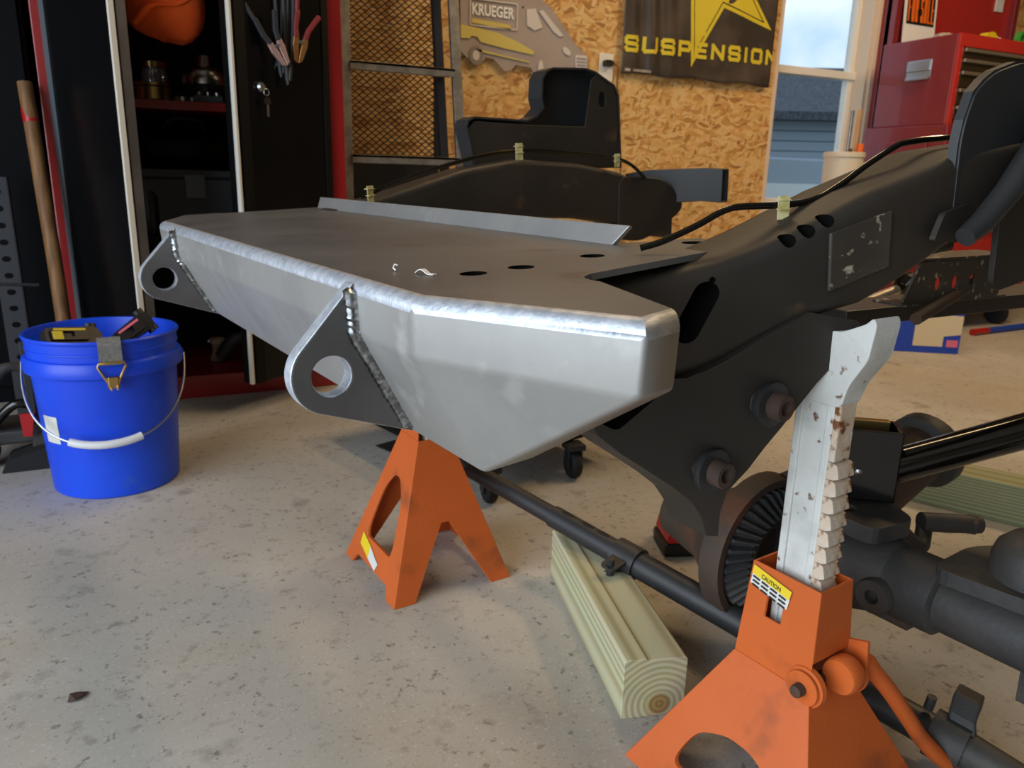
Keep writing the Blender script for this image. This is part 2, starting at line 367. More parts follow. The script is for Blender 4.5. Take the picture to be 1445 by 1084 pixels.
M('copper_pale', '#caa39a', .35, .7)
M('cable_red', '#7a2321', .5)
M('cable_black', '#1c1e22', .55)
M('outlet_white', '#e6dfd0', .4)
M('siding', '#97a0a8', .7)
M('siding_dark', '#5d6772', .7)
M('roof_shingle', '#3c3d40', .85, col2='#55565a', scale=20)
M('grass', '#5f6a4a', .95, col2='#4c5739', scale=3)
M('leaf', '#9aa89a', .9, col2='#7f9080', scale=4)
M('bark', '#4d4239', .9)
M('lamp_white', '#fff0d8', .5)
M('green_plastic', '#3f9a3c', .4)
M('rag', '#b9ab9c', .9, col2='#8c7f74', scale=20)
M('paper', '#ecebe8', .7)
M('ceiling_paint', '#8f877a', .8)
M('wall_dark', '#6b5f4d', .8, col2='#5a4f40', scale=4)
M('steel_light', '#b3a68f', .35, .8)
m = M('pane', '#dfeaf2', .03); pb = m.node_tree.nodes['Principled BSDF']; pb.inputs['Transmission Weight'].default_value = 1; pb.inputs['IOR'].default_value = 1.02; pb.inputs['Base Color'].default_value = (.9, .96, 1, 1)
m = M('clear_plastic', '#c9d2d8', .15); m.node_tree.nodes['Principled BSDF'].inputs['Transmission Weight'].default_value = .6

# ------------------------------------------------------------------ the room
WY = 3.05                       # inner face of the back wall
X0, X1, Y0, Y1, ZC = -1.8, 6.2, -3.0, WY, 2.7
def struct(name, mb, mat, parent=None, **k):
    o = mb.build(name, mat, parent, **k)
    if parent is None: o['kind'] = 'structure'
    return o
struct('floor', MB().box(X0 - 4, X1 + .2, Y0 - .2, Y1 + .2, -.12, 0), 'concrete')
struct('ceiling', MB().box(X0 - .2, X1 + .2, Y0 - .2, Y1 + .2, ZC, ZC + .1), 'ceiling_paint')
wx0, wx1, wz0, wz1 = 2.86, 3.49, .56, 1.98
struct('wall_back', MB().plate([(X0 - .2, 0), (X1 + .2, 0), (X1 + .2, ZC), (X0 - .2, ZC)], [[(wx0, wz0), (wx0, wz1), (wx1, wz1), (wx1, wz0)]], fn=lambda a, b, t: Vector((a, WY + t * .14, b))), 'osb')
struct('wall_left', MB().plate([(Y0, 0), (-2.55, 0), (-2.55, 2.3), (1.55, 2.3), (1.55, 0), (Y1, 0), (Y1, ZC), (Y0, ZC)], fn=lambda a, b, t: Vector((X0 - t * .14, a, b))), 'osb')
struct('wall_right', MB().box(X1, X1 + .14, Y0, Y1, 0, ZC), 'wall_dark')
struct('wall_front', MB().box(X0, X1, Y0 - .14, Y0, 0, ZC), 'wall_dark')
# window
wn = MB()
wn.box(wx0, wx0 + .02, WY - .005, WY + .14, wz0, wz1); wn.box(wx1 - .02, wx1, WY - .005, WY + .14, wz0, wz1)
wn.box(wx0, wx1, WY - .005, WY + .14, wz1 - .02, wz1); wn.box(wx0, wx1, WY - .03, WY + .14, wz0 - .02, wz0 + .015)
wobj = struct('window_1', wn, 'trim_paint', bevel=.002)
fr = MB()
for a, b, c, d, y in ((wx0 + .02, wx0 + .055, wz0 + .015, wz1 - .02, 0), (wx1 - .055, wx1 - .02, wz0 + .015, wz1 - .02, 0)): fr.box(a, b, WY + .07 + y, WY + .11 + y, c, d)
fr.box(wx0 + .02, wx1 - .02, WY + .055, WY + .11, 1.225, 1.262); fr.box(wx0 + .02, wx1 - .02, WY + .07, WY + .11, wz0 + .015, wz0 + .06); fr.box(wx0 + .02, wx1 - .02, WY + .07, WY + .11, wz1 - .06, wz1 - .02)
fr.build('window_frame', 'trim_white', wobj, bevel=.003)
MB().box(wx0 + .05, wx1 - .05, WY + .094, WY + .098, 1.255, wz1 - .05).build('pane', 'pane', wobj)
MB().box(wx0 + .05, wx1 - .05, WY + .084, WY + .088, wz0 + .05, 1.235).build('pane', 'pane', wobj)
struct('trim_1', MB().box(wx1, wx1 + .055, WY - .02, WY - .001, wz0 - .05, wz1 + .07), 'trim_paint', bevel=.002)

# ceiling lamps (outside the view): fixtures with their own warm light
for i, (x, y, e) in enumerate(((3.0, 1.3, 32), (1.2, 2.0, 11))):
    t = thing('ceiling_light', ('warm shop light hanging over the axle on the right', 'warm shop light hanging near the ladder')[i], 'lamp', (x, y, ZC - .001), group='shop lights')
    MB().box(-.08, .08, -.62, .62, -.06, 0).build('housing', 'white_plastic', t, bevel=.005)
    MB().box(-.06, .06, -.58, .58, -.075, -.061).build('diffuser', 'lamp_white', t)
    area('lamp_glow', (x, y, ZC - .09), (.14, 1.15), e, (1.0, .70, .38), target=(x, y + 1e-3, 0)).parent = None

# ------------------------------------------------------------------ outside the window
struct('ground_outside', MB().box(-6, 40, WY + .3, 40, -.6, -.5), 'grass')
house = thing('house', 'grey sided house seen through the lower window pane', 'building', (11.0, 11.5, -.5))
hT = Matrix.Rotation(radians(-28), 4, 'Z')
MB().box(-4.4, 4.4, 0, 4, 0, 1.95, T=hT).build('wall', 'siding_dark', house)
hb = MB().box(-4.4, 4.4, -.05, -.02, 0, .135, T=hT).build('siding_board', 'siding', house)
for k in range(1, 13):
    c = hb.copy(); COL.objects.link(c); c.location.z = k * .148
rf = MB(); rf.plate([(-.5, 1.9), (2, 2.75), (4.5, 1.9), (4.5, 2.0), (2, 2.9), (-.5, 2.02)], fn=lambda a, b, t: hT @ Vector((lerp(-4.8, 4.8, t), a, b))); rf.build('roof', 'roof_shingle', house)
wf = MB().box(-1.3, -.3, -.1, -.04, .55, 1.5, T=hT).build('window', 'trim_white', house)
MB().box(-1.22, -.38, -.12, -.09, .63, 1.42, T=hT).build('pane', 'siding_dark', wf)
wf2 = MB().box(1.2, 2.0, -.1, -.04, .0, 1.6, T=hT).build('door', 'trim_white', house)
house.scale = (1, 1, 1.22)
crate = thing('trailer', 'pale blue utility trailer parked outside the window', 'trailer', (6.5, 6.5, -.5))
MB().box(-1.2, 1.2, -.4, .4, .35, 1.45).build('body', 'siding', crate, bevel=.02)
for sx in (-.7, .7):
    MB().lathe([(.05, -.05), (.2, -.05), (.22, -.03), (.22, .03), (.2, .05), (.05, .05)], 24, T=Matrix.Translation((sx, -.42, .22)) @ Matrix.Rotation(pi / 2, 4, 'X')).build('wheel', 'rubber', crate, smooth=True)
MB().box(-.9, .2, -.42, -.405, .85, 1.2).build('panel', 'white_label', crate)
def tree(loc, h, r, label, seed):
    random.seed(seed); t = thing('tree', label, 'tree', loc, group='trees outside the window')
    m = MB(); m.tube([(0, 0, 0), (.1, 0, h * .4), (.05, .1, h * .8)], [.16, .12, .05], 8)
    for k in range(9):
        a = random.uniform(0, 6.28); z = h * random.uniform(.35, .75); m.tube([(.06, 0, z), (r * .5 * cos(a), r * .5 * sin(a), z + .5), (r * .9 * cos(a), r * .9 * sin(a), z + .9)], [.05, .03, .012], 5)
    m.build('trunk', 'bark', t, smooth=True)
    f = MB()
    for k in range(2600):
        d = Vector((random.gauss(0, 1), random.gauss(0, 1), random.gauss(0, 1))).normalized() * random.uniform(.3, 1) ** .6
        p = Vector((d.x * r, d.y * r, h * .72 + d.z * r * .95)); q = Matrix.Rotation(random.uniform(0, 6.28), 3, Vector((random.random(), random.random(), random.random() + .1)))
        s = random.uniform(.05, .11); f.add([p + q @ Vector(c) * s for c in ((-1, 0, 0), (0, -.5, .1), (1, 0, 0), (0, .5, .1))], [(0, 1, 2, 3)])
    o = f.build('foliage', 'leaf', t, fixn=False); o['kind'] = 'stuff'
tree((22.5, 12.0, -.5), 4.8, 1.7, 'grey green tree beyond the window on its right side', 3)
tree((16.0, 34.0, -.5), 5.5, 2.4, 'tall far tree behind the grey house', 5)
random.seed(11)

# ------------------------------------------------------------------ vehicle axes: u rearward (nose 4 degrees down), v across to the far side, w up
va, vp = radians(81.5), radians(4)
VR = Vector((sin(va) * cos(vp), cos(va) * cos(vp), sin(vp))); VL = Vector((-cos(va), sin(va), 0)); VN = VR.cross(VL)
P0 = Vector((.1998, .5682, .6024))
VM = Matrix(((VR.x, VL.x, VN.x, P0.x), (VR.y, VL.y, VN.y, P0.y), (VR.z, VL.z, VN.z, P0.z), (0, 0, 0, 1)))
def vthing(name, label, cat):
    o = thing(name, label, cat); o.matrix_world = VM; return o
MID = .475

# ------------------------------------------------------------------ bumper
bump = vthing('bumper', 'bare steel plate bumper with two tow tabs mounted on the frame', 'bumper')
def make_bumper():
    bm = bmesh.new(); V = lambda *p: bm.verts.new(p)
    A, A1, B, B1, Cc, C1 = V(-.019, -.012, 0), V(-.019, -.010, -.048), V(.052, -.193, 0), V(.048, -.191, -.050), V(.088, -.187, 0), V(.083, -.186, -.052)
    a, a1, b, b1, c, c1 = V(-.019, .962, 0), V(-.019, .960, -.048), V(.045, 1.085, 0), V(.042, 1.083, -.05), V(.085, 1.08, 0), V(.083, 1.08, -.05)
    T, t, T2, t2 = V(.028, -.028, -.152), V(.028, .978, -.152), V(.070, -.035, -.148), V(.07, .985, -.148)
    near = [(.126, -.062), (.1255, -.05), (.128, -.039), (.135, -.031), (.146, -.026), (.162, -.0235), (.378, .001), (.388, .077), (.318, .1), (.302, .112)]
    far = [(.302, .985), (.385, .95), (.385, 1.0), (.16, 1.035), (.12, 1.045)]
    vn = [V(p[0], p[1], 0) for p in near]; vf = [V(p[0], p[1], 0) for p in far]
    top = bm.faces.new([A, a, b, c] + vf[::-1] + vn[::-1] + [Cc, B]); top.material_index = 1
    for f in ((A, A1, a1, a), (A1, T, t, a1), (A, B, B1, A1), (A1, B1, T), (B, Cc, C1, B1), (a, a1, b1, b), (a1, t, b1), (b, b1, c1, c), (B1, C1, T2, T), (b1, t, t2, c1), (T, T2, t2, t)):
        bm.faces.new(f)
    bmesh.ops.recalc_face_normals(bm, faces=bm.faces[:])
    bm.edges.ensure_lookup_table()
    def E(p, q): return next(e for e in bm.edges if set(e.verts) == {p, q})
    tope = [E(A, a), E(A, B), E(B, Cc), E(a, b), E(b, c)]
    r = bmesh.ops.bevel(bm, geom=tope, offset=.0125, segments=5, affect='EDGES', profile=.5, material=2)
    small = [e for e in bm.edges if len(e.link_faces) == 2 and e.calc_face_angle(0) > .28 and e.calc_length() > .03 and all(f.material_index == 0 for f in e.link_faces)]
    bmesh.ops.bevel(bm, geom=small, offset=.0035, segments=3, affect='EDGES', profile=.5)
    tf = max((f for f in bm.faces if f.material_index == 1), key=lambda f: f.calc_area())
    outline = [(v.co.x, v.co.y) for v in tf.verts]
    bmesh.ops.delete(bm, geom=[f for f in bm.faces if f.material_index == 1], context='FACES_ONLY')
    me = bpy.data.meshes.new('shell'); bm.to_mesh(me); bm.free()
    for m in ('steel_ground', 'steel_scale', 'steel_edge'): me.materials.append(MATS[m])
    o = bpy.data.objects.new('shell', me); COL.objects.link(o); o.parent = bump
    s = o.modifiers.new('solid', 'SOLIDIFY'); s.thickness = .005; s.offset = -1
    for p in me.polygons: p.use_smooth = True
    me.set_sharp_from_angle(angle=radians(28))
    holes = [circ(u, v, .0125, 20) for u, v in ((.0745, .050), (.125, .0485), (.216, .0565), (.354, .053))]
    MB().plate(outline, holes, fn=lambda a, b, t: Vector((a, b, -.006 * t)), mi_hole=1).build('deck', ['steel_scale', 'hole_shade'], bump)
make_bumper()
# upturned rear lip
lip = MB()
pts = [(0, .0), (.012, .021), (.0185, .0185), (.0075, -.002)]
lip.rings([[(.283 + a + (1 if e else 0) * .0, v - (b * .75 if v < .5 else -b * .45), b) for a, b in pts] for v, e in ((.104, 0), (.99, 1))])
lip.build('rear_lip', 'steel_ground', bump, bevel=.0015)
# tow tabs with rippled weld beads
def lug_outline():
    c = Vector((-.047, -.082)); r = .036; out = []
    for p, s in ((Vector((-.018, -.003)), 1), (Vector((.030, -.153)), -1)):
        d = p - c; L = d.length; a = atan2(d.y, d.x); b = math.acos(r / L); out.append((p, a + s * b))
    a0, a1 = out[0][1], out[1][1]
    while a1 < a0: a1 += 2 * pi
    arc = [(c.x + r * cos(lerp(a0, a1, k / 16)), c.y + r * sin(lerp(a0, a1, k / 16))) for k in range(17)]
    return [(-.018, -.003)] + arc + [(.030, -.153), (-.0175, -.0485)]
LUG = lug_outline()
for v0 in (.100, .832):
    MB().plate(LUG, [circ(-.046, -.083, .0185, 28)], fn=lambda a, b, t, v0=v0: Vector((a, v0 + t * .019, b)), mi=0, mi_side=1).build('tow_tab', ['steel_dark', 'steel_edge'], bump, bevel=.0018, angle=35)
    for side in ((-1,) if v0 < .5 else (-1,)):
        w = MB(); path = [(-.021, -.008), (-.021, -.049), (.026, -.148)]
        seg = []; n1, n2 = 14, 36
        for k in range(n1): seg.append((lerp(path[0][0], path[1][0], k / n1), lerp(path[0][1], path[1][1], k / n1)))
        for k in range(n2 + 1): seg.append((lerp(path[1][0], path[2][0], k / n2), lerp(path[1][1], path[2][1], k / n2)))
        rs = []
        for i, (u, ww) in enumerate(seg):
            r = .0068 + .0011 * (i % 2) + random.uniform(-.0005, .0005)
            if i in (0, len(seg) - 1): r = .003
            dx, dz = (0, -1) if i < n1 else (.429, -.903)
            nx, nz = -dz, dx      # in-plane normal
            ring = []
            for k in range(10):
                an = 2 * pi * k / 10; lead = .0022 * cos(an - pi)
                ring.append((u - abs(nx) * r * cos(an) + dx * lead, v0 - .001 + r * sin(an) * .95, ww - nz * r * cos(an) * .5 + dz * lead))
            rs.append(ring)
        w.rings(rs).build('weld_bead', 'weld', bump, smooth=50)

# curl of white tape on the bumper deck
sc = thing('tape_scrap', 'tiny curl of white tape lying on the bumper deck', 'scrap'); sc.matrix_world = VM
m = MB(); m.ribbon([(.0385 + .0006 * k, .088 - .0026 * k, .0009 + .0035 * max(0, sin(k * .55)) * (k < 6)) for k in range(10)], (1, .3, 0), .005, .0006); m.build('strip', 'paper', sc)
MB().tube([(.030, .1135, .001), (.029, .1165, .003), (.031, .117, .006), (.033, .1155, .005)], .0008, 6).build('curl', 'paper', sc)

# ------------------------------------------------------------------ vehicle frame
frame = vthing('vehicle_frame', 'dark painted truck frame on jack stands behind the bumper', 'frame')
US = [-1, .2, .3, .4, .5, .6, 2]; VS = [0, 0, -.045, -.095, -.125, -.14, -.14]
def vo(u):
    return sum(interp(u + d, US, VS) for d in (-.04, -.02, 0, .02, .04)) / 5
TU = [.08, .25, .30, .34, .39, .43, .48, .54, .64, .9, 1.05]; TW = [-.022, -.013, -.004, .010, .034, .052, .068, .086, .093, .09, .06]
BU = [.08, .26, .30, .34, .38, .43, .46, .50, .54, .64, 1.05]; BW = [-.125, -.118, -.104, -.082, -.066, -.056, -.043, -.022, -.002, .004, -.02]
def rail(us, wt, wb, vout, width, sgn, r=.013):
    rs = []
    for u in us:
        t, b = wt(u), wb(u); v0 = vout(u); pts = []
        for (cv, cw, a) in ((r, b + r, pi), (width - r, b + r, 1.5 * pi), (width - r, t - r, 0), (r, t - r, .5 * pi)):
            for k in range(5): pts.append((cv + r * cos(a + pi / 2 * k / 4), cw + r * sin(a + pi / 2 * k / 4)))
        rs.append([(u, v0 + sgn * p, w) for p, w in pts])
    return MB().rings(rs)
us = [.05 + .02 * k for k in range(51)]
nr = rail(us, lambda u: interp(u, TU, TW), lambda u: interp(u, BU, BW), vo, .088, 1).build('frame_rail', 'frame_black')
cs = []
for u, w in ((.353, .014), (.370, .022), (.3875, .031)):
    cs.append(MB().lathe([(.0058, -.045), (.0058, .03)], 16, T=Matrix.Translation((u, vo(u), w)) @ Matrix.Rotation(radians(65), 4, 'X') @ Matrix.Scale(1.35, 4, (0, 1, 0))).build('cutter', 'hole_shade'))
def slotcut(u0, w0, u1, w1, r, v0, v1):
    a = atan2(w1 - w0, u1 - u0); o = circ(u1, w1, r, 9, a0=a - pi / 2, a1=a + pi / 2) + circ(u0, w0, r, 9, a0=a + pi / 2, a1=a + 1.5 * pi)
    return MB().plate(o, fn=lambda p, q, t: Vector((p, lerp(v0, v1, t), q))).build('cutter', 'hole_shade')
cs.append(slotcut(.262, -.069, .279, -.034, .012, -.08, .02))
cs.append(MB().lathe([(.003, -.03), (.003, .03)], 12, T=Matrix.Translation((.284, vo(.284), -.021)) @ Matrix.Rotation(pi / 2, 4, 'X')).build('cutter', 'hole_shade'))
cut(nr, cs)
for p in nr.data.polygons: p.use_smooth = True
nr.data.set_sharp_from_angle(angle=radians(35)); nr.parent = frame
FU = [.25, .367, .469, .57, .71, .867, .995, 1.05, 1.2]; FT = [-.004, .018, .041, .064, .077, .062, .036, .008, -.02]
rail([.11 + .025 * k for k in range(43)], lambda u: interp(u, FU, FT), lambda u: interp(u, FU, FT) - interp(u, [.2, .6, 1.2], [.11, .125, .12]), lambda u: .965, .088, -1).build('frame_rail', 'frame_black', frame, smooth=35)
# stiffening plate on the near rail
MB().plate([(.386, .017), (.447, .035), (.450, -.019), (.389, -.039)], fn=lambda a, b, t: Vector((a, vo(a) - .0008 - .0035 * t, b))).build('side_plate', 'frame_scuffed', frame, bevel=.001)
# spring / link hanger below the near rail
hang = [(.165, -.10), (.165, -.135), (.178, -.165), (.2, -.187), (.223, -.206), (.251, -.230), (.268, -.247), (.278, -.265), (.284, -.288), (.296, -.290), (.297, -.262), (.303, -.240), (.323, -.217), (.338, -.195), (.354, -.174), (.385, -.131), (.408, -.104), (.424, -.086), (.428, -.078), (.42, -.070), (.373, -.058), (.354, -.067), (.335, -.077), (.316, -.088), (.297, -.099), (.277, -.108), (.258, -.114), (.225, -.112)]
hb_ = MB().plate(hang, fn=lambda a, b, t: Vector((a, -.45 * (a - .195) + lerp(-.0045, .050, t), b))).build('link_hanger', 'frame_black', None)
cut(hb_, [MB().plate(roundpoly([(.178, -.112), (.180, -.152), (.196, -.162), (.24, -.124), (.236, -.112)], .006), fn=lambda a, b, t: Vector((a, lerp(-.06, .04, t), b))).build('cutter', 'hole_shade')])
hb_.parent = frame
bv = hb_.modifiers.new('bevel', 'BEVEL'); bv.width = .003; bv.segments = 2; bv.limit_method = 'ANGLE'; bv.angle_limit = radians(50)
for (u, w) in ((.333, -.146), (.281, -.211)):
    T = Matrix.Translation((u, vo(u), w)) @ Matrix.Rotation(pi / 2, 4, 'X')
    b = MB(); n = 24; prof = [(.0075, .0), (.0075, .033), (.0125, .033), (.0135, .031), (.0135, 0)]
    b.lathe(prof + [prof[0]], n, T=T); s = b.build('sleeve', 'rust_bare', frame, smooth=40)
    MB().lathe([(.0138, .002), (.022, .010), (.023, .018), (.0138, .0185)], n, T=T).build('washer', 'frame_paint', s, smooth=40)
# body tower on the near rail (outboard, cropped by the picture edge)
near_t = [(.527, .02), (.525, .095), (.529, .115), (.540, .140), (.556, .151), (.574, .159), (.615, .168), (.70, .172), (.80, .165), (.86, .13), (.88, .05), (.86, .0)]
MB().plate(roundpoly(near_t, .012), fn=lambda a, b, t: Vector((a, -.1285 - .0035 * (a - .5) / .1 + t * .004, b))).build('body_tower', 'frame_paint', frame, bevel=.0012)
rim = MB(); path = [(.525, .06), (.525, .095), (.529, .115), (.540, .140), (.556, .151), (.574, .159), (.615, .168), (.70, .172), (.80, .165)]
rim.ribbon([(a, -.123, b) for a, b in path], (0, 1, 0), .009, .004); rim.build('tower_rim', 'frame_paint', frame)
MB().tube([(.515, -.150, .006), (.54, -.152, .018), (.575, -.156, .046), (.63, -.160, .105), (.70, -.165, .16)], [.010, .012, .013, .013, .013], 12).build('tower_brace', 'frame_paint', frame, smooth=50)
MB().plate(roundpoly([(.485, .004), (.50, .030), (.545, .036), (.555, .012), (.53, -.002)], .005), fn=lambda a, b, t: Vector((a, -.136 + t * .006, b))).build('brace_foot', 'frame_black', frame, bevel=.002)
MB().plate(roundpoly([(.578, .05), (.586, -.05), (.60, -.058), (.70, -.052), (.80, -.03), (.80, .12), (.66, .13)], .008), fn=lambda a, b, t: Vector((a, -.150 + t * .006, b))).build('tower_skirt', 'frame_black', frame, bevel=.001)
MB().box(.56, .60, -.10, -.06, -.02, .03).build('mount_block', 'cast_rust', frame, bevel=.004)
# cross channel with holes inside the near tower, and its lower bar
ch = MB(); ch.plate(roundpoly([(.0, 0), (.22, .0), (.22, .058), (.03, .062)], .006), [circ(.073 + .0385 * k, .026, .007, 14, ry=.011) for k in range(3)], fn=lambda a, b, t: Vector((a, t * .004, b)))
ch.box(.02, .24, -.0, .06, .058, .064); ch.box(.0, .24, .0, .05, -.004, 0)
CT = Matrix.Translation((.795, .06, -.131)) @ Matrix.Rotation(radians(-8), 4, 'Z') @ Matrix.Rotation(radians(3), 4, 'Y')
ch.build('cross_channel', 'frame_scuffed', frame, T=CT, bevel=.001)
MB().box(-.05, .9, .05, .13, -.04, -.015, T=CT).build('cross_bar', 'frame_black', frame, bevel=.002)
MB().tube([(.80, .04, -.150), (1.02, .05, -.112)], .009, 12).build('conduit', 'cast_rust', frame, smooth=True)
# brake line with clips on the near rail
bl = [(.255, .03, .006), (.273, .017, .012), (.305, .002, .026), (.327, -.009, .038), (.344, -.017, .0415), (.382, -.036, .0415), (.415, -.049, .045), (.446, -.059, .060), (.470, -.066, .075), (.50, -.075, .091), (.52, -.078, .096), (.579, -.087, .099), (.70, -.09, .099)]
MB().tube(spline(bl, 5), .0034, 10).build('brake_line', 'chrome_black', frame, smooth=True)
ck = MB(); ck.box(-.006, .006, -.0006, .0006, -.014, .009); ck.box(-.0065, .0065, -.003, .0048, .0045, .0055); ck.box(-.006, .006, -.004, .004, -.0042, -.0032)
def clip(u, v, w, rot, s=1): return ck.build('line_clip', 'cream_clip', frame, T=Matrix.Translation((u, v, w)) @ Matrix.Rotation(rot, 4, 'Z') @ Matrix.Scale(s, 4), bevel=.0004)
M('cream_clip', '#c9c08e', .5, col2='#a89c60', scale=80)
clip(.379, -.0405, .0415, radians(-28))
# far brake line
fb = [(.33, .872, .022), (.40, .872, .045), (.469, .873, .062), (.55, .874, .079), (.62, .874, .090), (.70, .875, .094), (.80, .874, .089), (.90, .873, .079), (.97, .872, .068), (1.0, .872, .060), (1.03, .872, .044), (1.06, .872, .02)]
MB().tube(spline(fb, 4), .0042, 8).build('brake_line', 'chrome_black', frame, smooth=True)
clip(.695, .871, .097, 0, 1.5); clip(.968, .868, .068, 0, 1.3); clip(.345, .866, .030, .4, 1.4)
# far body tower
ft = [(.609, .148), (.614, .160), (.629, .166), (.765, .157), (.79, .165), (.812, .185), (.806, .205), (.81, .245), (.822, .261), (.84, .267), (.93, .268), (.96, .262), (1.02, .232), (1.033, .21), (1.042, .045), (.628, .06)]
MB().plate(ft, fn=lambda a, b, t: Vector((a, .985 + t * .004, b))).build('body_tower', 'frame_paint', frame, bevel=.001)
rim = MB(); p = ft[15:] + ft[:15]
rim.ribbon([(a, .962, b) for a, b in p], (0, 1, 0), .05, .004); rim.build('tower_rim', 'frame_paint', frame)
MB().plate([(.62, .058), (.612, .143), (.63, .158), (.765, .149), (.93, .142), (.95, .246), (.965, .256), (1.016, .228), (1.028, .208), (1.037, .045)], [circ(.982, .2015, .011, 16, ry=.0175)], fn=lambda a, b, t: Vector((a, .938 + t * .003, b))).build('tower_face', 'frame_black', frame, bevel=.001)
# far rear bracket: short open channel
hn = MB(); rs = []
for q, zt_, zb_ in ((0, .026, -.05), (.25, .034, -.046), (.8, .036, -.04), (1, .033, -.044)):
    p = Vector((1.10, .985)).lerp(Vector((1.235, .785)), q); o2 = Vector((.062, .035))
    rs.append([(p.x, p.y, zb_), (p.x, p.y, zt_), (p.x + o2.x, p.y + o2.y, zt_ - .003), (p.x + o2.x, p.y + o2.y, zb_ - .004)])
hn.rings(rs, cap=False)
o = hn.build('rear_bracket', 'frame_paint', frame); s = o.modifiers.new('s', 'SOLIDIFY'); s.thickness = .005; s.offset = 0; b = o.modifiers.new('b', 'BEVEL'); b.width = .007; b.segments = 3
MB().plate(roundpoly([(.98, .028), (1.08, .022), (1.135, .012), (1.205, -.055), (1.15, -.09), (1.06, -.13), (.98, -.12)], .03), fn=lambda a, b, t: Vector((a, .875 + t * .09, b))).build('bracket_root', 'frame_black', frame, bevel=.006, seg=3)
# front crossmember between the rails (mostly hidden under the bumper)
MB().tube([(.44, .02, -.07), (.44, .93, -.07)], .022, 16).build('crossmember', 'frame_black', frame, smooth=True)

